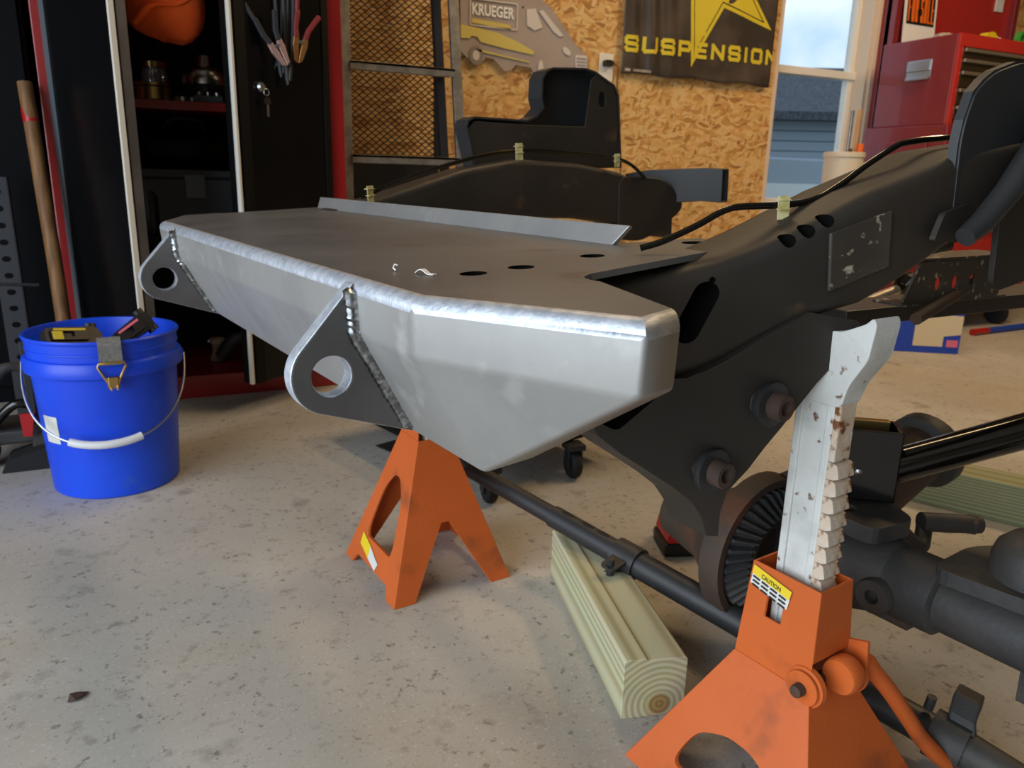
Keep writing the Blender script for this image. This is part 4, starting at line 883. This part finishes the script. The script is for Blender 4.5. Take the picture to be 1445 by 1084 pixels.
shelf_thing('work_light', 'silver domed work light on the right of the upper shelf', 'lamp', .235, 2.70, SH + .055, [('dome', MB().lathe([(.064, 0), (.066, .012), (.058, .035), (.035, .052), (.02, .056), (.018, .085), (.001, .086)], 30), 'galv_wire', sm), ('base', MB().lathe([(.05, -.055), (.05, -.03), (.062, -.005), (.06, 0)], 24), 'black_plastic', sm)])
shelf_thing('hose_clamp', 'small chrome hose clamp on the front of the upper shelf', 'clamp', .165, 2.64, SH, [('band', MB().lathe([(.022, 0), (.024, .001), (.024, .012), (.022, .012)], 24), 'galv_wire', sm), ('screw', MB().box(.018, .034, -.006, .006, .0, .014), 'galv_wire', dict(bevel=.002))])
shelf_thing('socket_tray', 'grey tray of sockets on the right front of the shelf', 'tray', .238, 2.645, SH, [('tray', MB().box(-.045, .04, -.03, .04, 0, .02), 'tote_grey', dict(bevel=.003)), ('socket', MB().lathe([(.009, .02), (.009, .03), (.001, .03)], 12, T=Matrix.Translation((-.025, -.01, 0))), 'galv_wire', sm), ('socket', MB().lathe([(.009, .02), (.009, .03), (.001, .03)], 12, T=Matrix.Translation((0, -.01, 0))), 'galv_wire', sm), ('socket', MB().lathe([(.009, .02), (.009, .03), (.001, .03)], 12, T=Matrix.Translation((.025, -.01, 0))), 'galv_wire', sm)])
shelf_thing('storage_tote', 'grey lidded storage tote on the middle cabinet shelf', 'storage box', .16, 2.76, .496, [('body', MB().box(-.135, .135, -.12, .12, 0, .17), 'tote_grey', dict(bevel=.008)), ('lid', MB().box(-.142, .142, -.127, .127, .17, .195), 'tote_grey', dict(bevel=.006)), ('latch', MB().box(-.01, .05, -.134, -.127, .11, .18), 'grey_strip', dict(bevel=.003))])
shelf_thing('tool_bag', 'dark tool bag lying on top of the grey tote', 'bag', .17, 2.76, .692, [('body', MB().rings([[(x, .07 * cos(q) * k, .06 + .058 * sin(q) * k) for q in [2 * pi * j / 16 for j in range(16)]] for x, k in ((-.13, .6), (-.11, .95), (0, 1.05), (.10, .95), (.12, .6))]), 'cab_inside', dict(smooth=60)), ('handle', MB().tube(spline([(-.06, 0, .11), (-.04, -.02, .15), (.04, -.02, .15), (.06, 0, .11)], 5), .008, 8), 'black_plastic', sm)])
shelf_thing('spray_bottle', 'dark spray bottle standing at the left of the tote', 'bottle', .052, 2.655, .496, [('body', MB().lathe([(.022, 0), (.025, .004), (.025, .11), (.012, .14), (.012, .155)], 20), 'black_plastic', sm), ('cap', MB().lathe([(.014, .155), (.014, .18), (.001, .182)], 16), 'dark_navy', sm)])
shelf_thing('pipe_fitting', 'pale plastic pipe fitting on the cabinet floor', 'pipe fitting', .265, 2.66, .073, [('elbow', MB().tube(spline([(-.045, 0, .02), (-.02, 0, .055), (.0, 0, .075), (.035, 0, .08)], 5), .022, 14), 'tote_grey', sm), ('collar', MB().tube([(.03, 0, .08), (.05, 0, .08)], .028, 16), 'rag', sm)])
shelf_thing('valve_body', 'small pale valve beside the pipe fitting in the cabinet', 'valve', .215, 2.70, .073, [('body', MB().lathe([(.024, 0), (.026, .01), (.018, .03), (.018, .055), (.024, .06), (.024, .075), (.001, .078)], 18), 'rag', sm), ('stem', MB().tube([(-.03, 0, .066), (.03, 0, .066)], .006, 8), 'galv_wire', sm)])

# dark cabinet and clutter at the left edge
dk = thing('dark_cabinet', 'dark navy steel cabinet at the far left edge', 'cabinet', (-.56, 2.66, 0))
MB().box(-.32, .335, 0, .38, 0, 1.8).build('body', 'dark_navy', dk, bevel=.004)
dr = MB().box(-.30, .0, -.014, -.001, .05, 1.78).build('door', 'dark_navy', dk, bevel=.002); dr = MB().box(.005, .325, -.014, -.001, .05, 1.78).build('door', 'dark_navy', dk, bevel=.002)
MB().box(.02, .03, -.03, -.014, .85, .97).build('handle', 'grey_strip', dr, bevel=.002)
hd = thing('broomstick', 'worn wooden broomstick with red band leaning beside the red cabinet', 'broomstick', (-.19, 2.36, 0))
MB().tube([(.0, -.0, .0), (-.012, .05, .45), (-.033, .11, .90)], [.019, .0185, .0175], 16).build('shaft', 'handle_wood', hd, smooth=40)
MB().tube([(-.0285, .097, .80), (-.0305, .103, .835)], .0184, 16).build('red_band', 'red_plastic', hd, smooth=40)
pp = thing('perforated_post', 'dark perforated steel post leaning in the left corner', 'post', (-.31, 2.42, 0))
m = MB(); m.plate([(-.028, 0), (.028, 0), (.028, .66), (-.028, .66)], [circ(0, .05 + .044 * k, .011, 12, ry=.008) for k in range(14)], fn=lambda a_, b, t: Vector((a_ - .02 * b, t * .003 + b * .12, b))); m.build('face', 'alu_dark', pp)
MB().plate([(0, 0), (.03, 0), (.03, .66), (0, .66)], fn=lambda a_, b, t: Vector((.028 - .02 * b - t * .003, a_ + b * .12, b))).build('flange', 'alu_dark', pp)
fj = thing('floor_jack', 'dark greasy floor jack standing behind the blue bucket', 'floor jack', (-.30, 2.12, 0))
m = MB(); m.box(-.10, .12, -.06, .09, .05, .085); m.build('chassis', 'cast_iron', fj, bevel=.008)
for s in (-1, 1):
    MB().lathe([(.01, -.016), (.038, -.016), (.042, -.01), (.042, .01), (.038, .016), (.01, .016)], 22, T=Matrix.Translation((s * .075, -.055, .042)) @ Matrix.Rotation(pi / 2, 4, 'X')).build('wheel', 'cast_iron', fj, smooth=40)
MB().tube(spline([(-.08, -.02, .08), (-.06, -.05, .17), (.0, -.05, .235), (.045, -.04, .215), (.05, -.04, .16)], 6), [.016 + .006 * sin(k * .3) for k in range(25)], 12).build('lift_arm', 'cast_iron', fj, smooth=True)
MB().tube(spline([(-.05, -.04, .09), (.01, -.06, .15), (.06, -.05, .13)], 5), .011, 10).build('hook', 'black_gloss', fj, smooth=True)
MB().box(.035, .052, -.075, -.058, .10, .30).build('strut', 'alu_dark', fj, bevel=.002)
MB().plate([(.02, .075), (.038, .075), (.048, .13), (.018, .13)], fn=lambda a_, b, t: Vector((a_, -.085 + t * .008, b))).build('release_tag', 'red_plastic', fj)
bb = thing('black_block', 'black rubber wheel chock on the floor behind the bucket', 'wheel chock', (-.255, 2.045, 0))
MB().plate(roundpoly([(-.075, 0), (.06, 0), (.06, .05), (.03, .055), (-.06, .03)], .006), fn=lambda a_, b, t: Vector((a_, -.04 + t * .08, b))).build('wedge', 'rubber', bb, bevel=.004)
pr = thing('pry_bar', 'thin dark bar lying across the left clutter with a red tip', 'pry bar', (-.36, 2.14, .405))
MB().tube([(0, 0, .02), (.14, .017, .009)], .004, 8).build('bar', 'alu_dark', pr, smooth=True); MB().tube([(-.02, -.002, .022), (.03, .003, .018)], .012, 12).build('tip', 'red_plastic', pr, smooth=True)

# ------------------------------------------------------------------ ladder and expanded metal sheet
ld = thing('ladder', 'aluminium ladder leaning against the wall beside the red cabinet', 'ladder', (.85, 2.56, 0))
def ladx(z, s): return s * (lerp(.222, .171, z / 1.9)) + .008
for s in (-1, 1):
    m = MB(); m.rings([[(ladx(z, s) - .017 + dx, .16 * z / 1.9 + dy, z) for dx, dy in ((0, 0), (.034, 0), (.034, .018), (.026, .018), (.026, .006), (.008, .006), (.008, .018), (0, .018))] for z in (0, .6, 1.2, 1.9)]); m.build('rail', 'alu', ld, bevel=.001)
for k in range(6):
    z = .165 + .2925 * k
    m = MB(); x0, x1 = ladx(z, -1), ladx(z, 1); y = .16 * z / 1.9
    m.box(x0 + .012, x1 - .012, y - .012, y + .05, z - .006, z + .003); m.box(x0 + .012, x1 - .012, y - .012, y - .007, z - .024, z + .003); m.box(x0 + .012, x1 - .012, y + .04, y + .045, z - .02, z + .003)
    m.build('rung', 'alu', ld, bevel=.001)
for s in (1,):
    MB().rings([[(ladx(z, s) - .052 + dx, .16 * z / 1.9 + .06 + dy, z) for dx, dy in ((0, 0), (.028, 0), (.028, .03), (0, .03))] for z in (0, 1.9)]).build('rear_rail', 'alu_dark', ld, bevel=.001)
xm = thing('expanded_metal_sheet', 'black expanded metal mesh sheet standing behind the ladder', 'mesh sheet', (.86, 2.80, .34))
m = MB(); dw, dhh = .0285, .0112; nx, nz = 12, 92
for r in range(nz):
    pts = []
    for i in range(nx * 2 + 1):
        pts.append(Vector((-.17 + i * dw / 2, .004 * ((i + r) % 2), .42 + r * dhh / 1 + (dhh * .42 if (i + r) % 2 else -dhh * .42))))
    m.ribbon(pts, (0, .6, .8), .0046, .002)
m.build('strands', 'mesh_black', xm, fixn=False)
MB().box(-.19, .175, 0, .012, 0, .415).build('kick_panel', 'mesh_black', xm)
for x in (-.19, .165): MB().box(x, x + .014, -.002, .012, .0, .42 + nz * dhh).build('edge_bar', 'mesh_black', xm)

# ------------------------------------------------------------------ van-shaped wall sign
vs = thing('van_sign', 'grey van shaped cutout sign on the particle board wall', 'sign', (1.2, WY - .004, 1.0))
def vf(y): return lambda a_, b, t, y=y: Vector((a_ - 1.2, -y - t * .004, b - 1.0))
van = [(1.215, 1.43), (1.47, 1.435), (1.55, 1.398), (1.616, 1.359), (1.66, 1.315), (1.696, 1.279), (1.735, 1.235), (1.775, 1.21), (1.80, 1.185), (1.803, 1.14), (1.80, 1.10), (1.7, 1.07), (1.60, 1.075), (1.567, 1.085), (1.545, 1.105), (1.53, 1.128), (1.46, 1.134), (1.44, 1.112), (1.41, 1.106), (1.385, 1.128), (1.36, 1.148), (1.325, 1.152), (1.31, 1.13), (1.285, 1.116), (1.262, 1.122), (1.245, 1.145), (1.218, 1.165)]
MB().plate(van, fn=vf(.012)).build('board', 'van_grey', vs)
MB().plate([(1.215, 1.262), (1.27, 1.258), (1.38, 1.245), (1.46, 1.222), (1.542, 1.190), (1.535, 1.178), (1.40, 1.192), (1.30, 1.206), (1.285, 1.224), (1.262, 1.224), (1.25, 1.214), (1.217, 1.213)], fn=vf(.0175)).build('stripe', 'van_yellow', vs)
MB().plate([(1.28, 1.180), (1.52, 1.150), (1.52, 1.146), (1.28, 1.172)], fn=vf(.0175)).build('pinstripe', 'van_yellow', vs)
MB().plate(rrect(1.253, 1.462, 1.262, 1.362, .008, 3), [rrect(1.258, 1.457, 1.267, 1.357, .006, 3)], fn=vf(.0175)).build('panel_border', 'van_light', vs)
MB().plate([(1.262, 1.289), (1.262, 1.273), (1.43, 1.262), (1.43, 1.280)], fn=vf(.0175)).build('panel_stripe', 'van_yellow', vs)
lettering('KRUEGER', lambda x, y: Vector((1.263 + .182 * x - 1.2, -.0225, 1.302 + y * .042 - 1.0)), 'paper', vs)
MB().plate([(1.50, 1.345), (1.54, 1.352), (1.575, 1.285), (1.54, 1.27), (1.505, 1.285)], fn=vf(.0175)).build('side_window', 'van_light', vs)
MB().plate([(1.555, 1.345), (1.575, 1.35), (1.675, 1.262), (1.655, 1.258), (1.625, 1.275)], fn=vf(.0175)).build('windscreen', 'van_light', vs)
MB().plate(circ(1.692, 1.205, .022, 16, ry=.012, rot=-.6), fn=vf(.0175)).build('headlight', 'van_light', vs)
MB().plate(rrect(1.735, 1.792, 1.145, 1.195, .008, 3), fn=vf(.0175)).build('grille', 'van_light', vs)
for k in range(3): MB().plate(rrect(1.74, 1.787, 1.155 + .013 * k, 1.158 + .013 * k, .001, 2), fn=vf(.0222)).build('grille_bar', 'van_grey', vs)
MB().plate(circ(1.282, 1.155, .030, 20, ry=.036), [circ(1.282, 1.155, .0155, 16, ry=.02)], fn=vf(.0175)).build('tyre', 'van_dark', vs)
MB().plate(circ(1.282, 1.155, .015, 16, ry=.019), fn=vf(.0178)).build('hubcap', 'van_light', vs)
MB().plate(circ(1.572, 1.13, .012, 14, ry=.03), fn=vf(.0175)).build('hubcap', 'van_light', vs)
MB().lathe([(.001, 0), (.004, 0), (.004, .002)], 10, T=Matrix.Translation((.285, -.0165, .352)) @ Matrix.Rotation(pi / 2, 4, 'X')).build('screw', 'sign_black', vs)

# ------------------------------------------------------------------ banner
bn = thing('banner', 'black vinyl banner with yellow star beside the window', 'banner', (2.39, WY - .01, 1.14))
def fold(x, z): return .010 * sin((x - 2.0) * 62 + (z - 1.1) * 5) * max(0, 1 - abs(x - 2.10) / .17) + .005 * sin((x - 2.4) * 16 + z * 4) + .004 * sin(z * 38 + x * 9) * max(0, 1 - (z - 1.14) / .10)
def bp_(x, z, off): return Vector((x - 2.39, -.022 - off - fold(x, z) * 1.0, z - 1.14))
m = MB(); nxx, nzz = 90, 60
def bz(x, k): return lerp(1.141 + .004 * sin(x * 22), 2.02, k / nzz)
m.rings([[bp_(lerp(1.966, 2.808, i / nxx), bz(lerp(1.966, 2.808, i / nxx), k), 0) for i in range(nxx + 1)] for k in range(nzz + 1)], cap=False, closed=False)
o = m.build('sheet', 'banner_black_sheen', bn, smooth=True, fixn=False); s = o.modifiers.new('s', 'SOLIDIFY'); s.thickness = .0015
def star(Rr, ri, off, mat, name, hole=None):
    cx, cz = 2.424, 1.60; pts = []
    def sp(R1, R2): 
        o_ = []
        for k in range(10):
            an_ = radians(-102.4 + 36 * k); r = R1 if k % 2 == 0 else R2; nx_ = (cx + r * cos(an_), cz + r * sin(an_)); o_.append(nx_)
        out = []
        for i in range(10):
            a_, b_ = o_[i], o_[(i + 1) % 10]
            for q in range(5): out.append((lerp(a_[0], b_[0], q / 5), lerp(a_[1], b_[1], q / 5)))
        return [(min(2.806, p[0]), p[1]) for p in out]
    MB().plate(sp(Rr, ri), [sp(*hole)] if hole else [], fn=lambda a_, b, t: bp_(a_, b, off + t * .0006)).build(name, mat, bn)
star(.419, .160, .0014, 'yellow_print', 'star')
star(.365, .139, .0026, 'sign_black', 'star_line', (.352, .134))
block_text('SUSPENSION', 1.972, 2.838, 1.228, .068, .0165, .021, lambda x, z, i: bp_(x, z, .0034 + .00006 * i), 'yellow_print', bn, rise=.008, xmax=2.806)
MB().plate([(1.985, 1.152), (2.11, 1.150), (2.11, 1.160), (1.985, 1.163)], fn=lambda a_, b, t: bp_(a_, b, .0016 + .0006 * t)).build('print_strip', 'rag', bn)

# outlet with plug and cord
ol = thing('wall_outlet', 'white wall outlet with black plug above the far tower', 'outlet', (1.90, WY - .001, 1.16))
MB().plate(rrect(-.035, .035, -.057, .057, .006, 3), fn=lambda a_, b, t: Vector((a_, -t * .006, b))).build('cover_plate', 'outlet_white', ol, bevel=.001)
pg = thing('power_cord', 'black plug with thin cord hanging from the wall outlet', 'cord', (1.90, WY - .008, 1.175))
MB().plate(roundpoly([(-.02, -.012), (.012, -.014), (.025, .0), (.012, .012), (-.02, .012)], .004), fn=lambda a_, b, t: Vector((a_, -t * .028, b))).build('plug', 'black_plastic', pg, bevel=.002)
MB().tube(spline([(.015, -.014, 0), (.05, -.012, -.01), (.055, -.006, -.08), (.075, -.005, -.20), (.08, -.005, -.36), (.10, -.006, -.48), (.08, -.006, -.8), (.06, -.006, -1.15)], 6), .0035, 8).build('cord', 'handle_wood', pg, smooth=True)

# ------------------------------------------------------------------ red tool chest by the window
ts = thing('tool_chest', 'red tool chest with gold drawer pulls standing on the red cabinet', 'tool chest', (3.41, 2.50, .975))
MB().box(0, .70, .012, .405, 0, .39).build('body', 'tool_red_shaded', ts, bevel=.004)
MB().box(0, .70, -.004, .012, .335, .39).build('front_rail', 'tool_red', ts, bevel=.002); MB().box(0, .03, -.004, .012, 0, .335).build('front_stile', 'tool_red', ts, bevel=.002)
z = .33
for hgt in (.045, .052, .075, .075, .06):
    d = MB().box(.033, .668, -.004, .011, z - hgt + .004, z).build('drawer', 'drawer_dark', ts, bevel=.002)
    MB().box(.036, .664, -.016, -.003, z - .016, z - .001).build('pull', 'steel_light', d, bevel=.002); z -= hgt
hn_ = MB(); hn_.box(-.014, -.001, .125, .245, .245, .29); hn_.box(-.004, .0, .12, .25, .215, .295); hn_.box(-.016, -.001, .125, .245, .205, .218)
hn_.build('side_handle', 'galv_wire', ts, bevel=.004)
tl = thing('tool_cabinet', 'lower red rolling tool cabinet under the chest', 'tool cabinet', (3.385, 2.46, 0))
MB().box(0, .78, .012, .47, .12, .973).build('body', 'tool_red_shaded', tl, bevel=.004)
z = .93
for hgt in (.12, .14, .16, .18, .2):
    d = MB().box(.03, .75, -.004, .011, z - hgt + .006, z).build('drawer', 'tool_red', tl, bevel=.003); MB().box(.04, .74, -.018, -.003, z - .02, z - .004).build('pull', 'steel_light', d, bevel=.002); z -= hgt
MB().box(-.012, -.001, .10, .36, .83, .90).build('side_handle', 'tool_red_shaded', tl, bevel=.004)
for cx_ in (.08, .70):
    for cy_ in (.07, .42): MB().lathe([(.01, -.018), (.055, -.018), (.06, -.012), (.06, .012), (.055, .018), (.01, .018)], 20, T=Matrix.Translation((cx_, cy_, .06)) @ Matrix.Rotation(pi / 2, 4, 'Y')).build('caster', 'rubber', tl, smooth=40)
hu = thing('tool_hutch', 'tall red hutch panel standing behind the tool chest', 'hutch', (3.515, 2.945, 0))
MB().box(0, .93, .03, .06, .9, 1.95).build('back_panel', 'tool_red', hu, bevel=.003); MB().box(0, .035, -.0, .1, .05, 1.95).build('post', 'tool_red_shaded', hu, bevel=.003); MB().box(.91, .945, -.0, .1, .05, 1.95).build('post', 'tool_red_shaded', hu, bevel=.003)
MB().box(.78, .84, .022, .03, 1.62, 1.70).build('sticker', 'white_label', hu)
fs = thing('for_sale_sign', 'black and orange FOR SALE sign propped behind the tool chest', 'sign', (3.56, 2.925, 1.366)); fs.rotation_euler = (radians(-4), 0, 0)
MB().box(0, .235, 0, .004, 0, .29).build('board', 'paper', fs)
MB().box(.016, .219, -.002, -.0005, .118, .275).build('print_panel', 'sign_black', fs)
block_text('FOR SALE', .022, .213, .130, .132, .0105, .005, lambda x, z, i: Vector((x, -.003 - .00006 * i, z)), 'sign_orange', fs)
# clutter on the chest
def lump(name, label, cat, loc, r, mat, seed, sq=(1, 1, .7)):
    random.seed(seed); t = thing(name, label, cat, loc); m = MB(); n1, n2 = 9, 16
    m.rings([[(r * sq[0] * sin(pi * i / (n1 - 1)) * cos(2 * pi * j / n2) * (1 + .18 * noise.noise((i * .9, j * .8, seed))), r * sq[1] * sin(pi * i / (n1 - 1)) * sin(2 * pi * j / n2), r * sq[2] * (1 - cos(pi * i / (n1 - 1))) * (1 + .12 * noise.noise((j * .7, i, seed)))) for j in range(n2)] for i in range(n1)])
    m.build('body', mat, t, smooth=True); return t
CTZ = 1.366
lump('work_glove', 'pale grey work glove on the left of the tool chest top', 'glove', (3.60, 2.72, CTZ), .045, 'rag', 4, (1.6, 1, .5))
lump('shop_rag', 'dark crumpled rag on the tool chest top', 'rag', (3.78, 2.70, CTZ), .045, 'strap_grey', 6, (1.8, 1, .5))
tp = thing('tape_measure', 'yellow tape measure on the tool chest', 'tape measure', (3.86, 2.68, CTZ)); MB().plate(roundpoly([(-.04, 0), (.04, 0), (.04, .05), (.01, .07), (-.04, .06)], .012), fn=lambda a_, b, t: Vector((a_, -.02 + t * .04, b))).build('case', 'yellow_label', tp, bevel=.004); MB().box(.04, .052, -.008, .008, .004, .02).build('tab', 'galv_wire', tp)
lump('white_cloth', 'white cloth heap behind the yellow tape measure', 'cloth', (3.94, 2.70, CTZ), .04, 'paper', 9, (1.1, 1, .7))
gt = thing('tape_roll', 'green tape roll on the tool chest front corner', 'tape', (3.99, 2.60, CTZ)); MB().lathe([(.022, -.014), (.036, -.014), (.036, .014), (.022, .014), (.022, -.014)], 24, T=Matrix.Translation((0, 0, .036)) @ Matrix.Rotation(pi / 2, 4, 'X')).build('roll', 'green_plastic', gt, smooth=40)
rc = thing('red_can', 'small red can on the right of the tool chest', 'can', (4.075, 2.64, CTZ)); MB().lathe([(.03, 0), (.03, .06), (.02, .07)], 20).build('body', 'red_plastic', rc, smooth=40); MB().lathe([(.014, .07), (.014, .085), (.001, .086)], 14).build('cap', 'black_plastic', rc, smooth=40)
lump('dark_pouch', 'dark pouch lying at the back of the tool chest', 'pouch', (4.0, 2.80, CTZ), .05, 'black_plastic', 12, (1.5, .8, .6))

# waste bin with sticks under the window
bn2 = thing('waste_bin', 'cream plastic bin under the window holding wooden sticks', 'bin', (3.03, 2.72, 0))
MB().lathe([(.07, 0), (.075, .004), (.088, .815), (.093, .82), (.093, .84), (.087, .842), (.084, .82), (.07, .012), (.001, .01)], 40).build('body', 'cream_plastic', bn2, smooth=40)
for nm, lab, a_, b_, r_, mt in (('wooden_stick', 'pale squared wooden stick standing in the cream bin', (.025, -.02, .02), (.052, -.01, 1.035), .012, 'tan_wood'), ('grey_stick', 'grey stick standing in the cream bin', (.01, -.0, .02), (.03, .01, 1.03), .008, 'alu'), ('orange_stick', 'orange stick standing in the cream bin', (.02, -.035, .02), (.04, -.05, .88), .016, 'sign_orange'), ('brown_stick', 'brown rounded stick end in the cream bin', (.045, .02, .02), (.075, .03, .86), .022, 'handle_wood')):
    t = thing(nm, lab, 'stick', (3.03, 2.72, 0)); MB().tube([a_, b_], r_, 4 if nm == 'wooden_stick' else 14).build('shaft', mt, t, smooth=40)

# ------------------------------------------------------------------ small things on the floor
cr = thing('creeper', 'low dark rolling creeper on casters beneath the frame', 'creeper', (.773, 1.487, 0), radians(14))
MB().box(-.20, .30, -.02, .55, .088, .104).build('deck', 'cab_inside', cr, bevel=.004)
for x, y in ((-.135, -.025), (.115, -.03), (-.03, .52), (.25, .52)):
    w_ = MB().lathe([(.006, -.012), (.030, -.012), (.034, -.008), (.034, .008), (.030, .012), (.006, .012)], 22, T=Matrix.Translation((x, y, .034)) @ Matrix.Rotation(radians(70), 4, 'Z') @ Matrix.Rotation(pi / 2, 4, 'X')).build('caster_wheel', 'rubber', cr, smooth=40)
    f_ = MB(); T = Matrix.Translation((x, y, 0)) @ Matrix.Rotation(radians(70), 4, 'Z'); f_.box(-.014, .014, -.018, -.014, .025, .075, T=T); f_.box(-.014, .014, .014, .018, .025, .075, T=T); f_.box(-.022, .022, -.022, .022, .072, .086, T=T); f_.build('caster_fork', 'alu_dark', cr, bevel=.001)
bp2 = thing('battery_pack', 'red and black cordless tool battery on the floor by the frame hanger', 'battery', (.905, 1.085, 0), radians(-20))
MB().box(-.045, .045, -.04, .04, 0, .028).build('base', 'black_plastic', bp2, bevel=.004); MB().plate(roundpoly([(-.043, .028), (.043, .028), (.040, .066), (-.034, .070)], .008), fn=lambda a_, b, t: Vector((a_, -.038 + t * .076, b))).build('shell', 'red_plastic', bp2, bevel=.003)
MB().plate(roundpoly([(-.028, .066), (.03, .064), (.022, .10), (-.02, .10)], .008), fn=lambda a_, b, t: Vector((a_, -.028 + t * .056, b))).build('terminal_block', 'black_plastic', bp2, bevel=.003)
sk = thing('socket', 'short chrome socket on the floor beside the battery', 'socket', (.885, 1.135, 0), .3)
MB().lathe([(.006, .0), (.013, .0), (.014, .002), (.014, .03), (.006, .032)], 18, T=Matrix.Translation((0, 0, .014)) @ Matrix.Rotation(pi / 2, 4, 'Y')).build('barrel', 'galv_wire', sk, smooth=40)
tn = thing('tin_plate', 'thin dark green metal sheet scrap lying beneath the bumper', 'scrap', (.62, 1.855, 0), radians(20))
MB().box(-.09, .06, -.04, .05, .0, .003).build('sheet', 'frame_paint', tn)
bx = thing('parts_box', 'blue cardboard parts box with cream label on the far floor', 'box', (3.06, 2.25, 0), radians(-35))
MB().box(-.15, .17, -.09, .10, 0, .185).build('carton', 'blue_box', bx, bevel=.003); MB().plate([(-.02, .03), (.10, .03), (.10, .075), (.168, .085), (.168, .165), (-.02, .17)], fn=lambda a_, b, t: Vector((a_, -.0905 - t * .002, b))).build('label', 'cardboard', bx); MB().box(.115, .16, -.094, -.0905, .03, .06).build('mark', 'pink_light', bx)
sp_ = thing('marker_tube', 'long blue tube with red cap lying on the far floor', 'tube', (3.75, 2.35, .016), radians(8))
MB().tube([(.0, 0, 0), (.55, -.05, 0)], .0155, 14).build('tube', 'blue_box', sp_, smooth=40); MB().tube([(-.12, .011, 0), (.0, 0, 0)], .0165, 14).build('cap', 'red_plastic', sp_, smooth=40)
lf = thing('dry_leaf', 'small brown leaf on the concrete at the lower left', 'leaf', (-.127, 1.049, .0), .5)
MB().plate([(-.013, 0), (-.006, -.008), (.006, -.007), (.015, .0), (.004, .007), (-.005, .010)], fn=lambda a_, b, t: Vector((a_, b, .001 + .004 * abs(b) / .01 + t * .0006))).build('blade', 'rust_bare', lf)
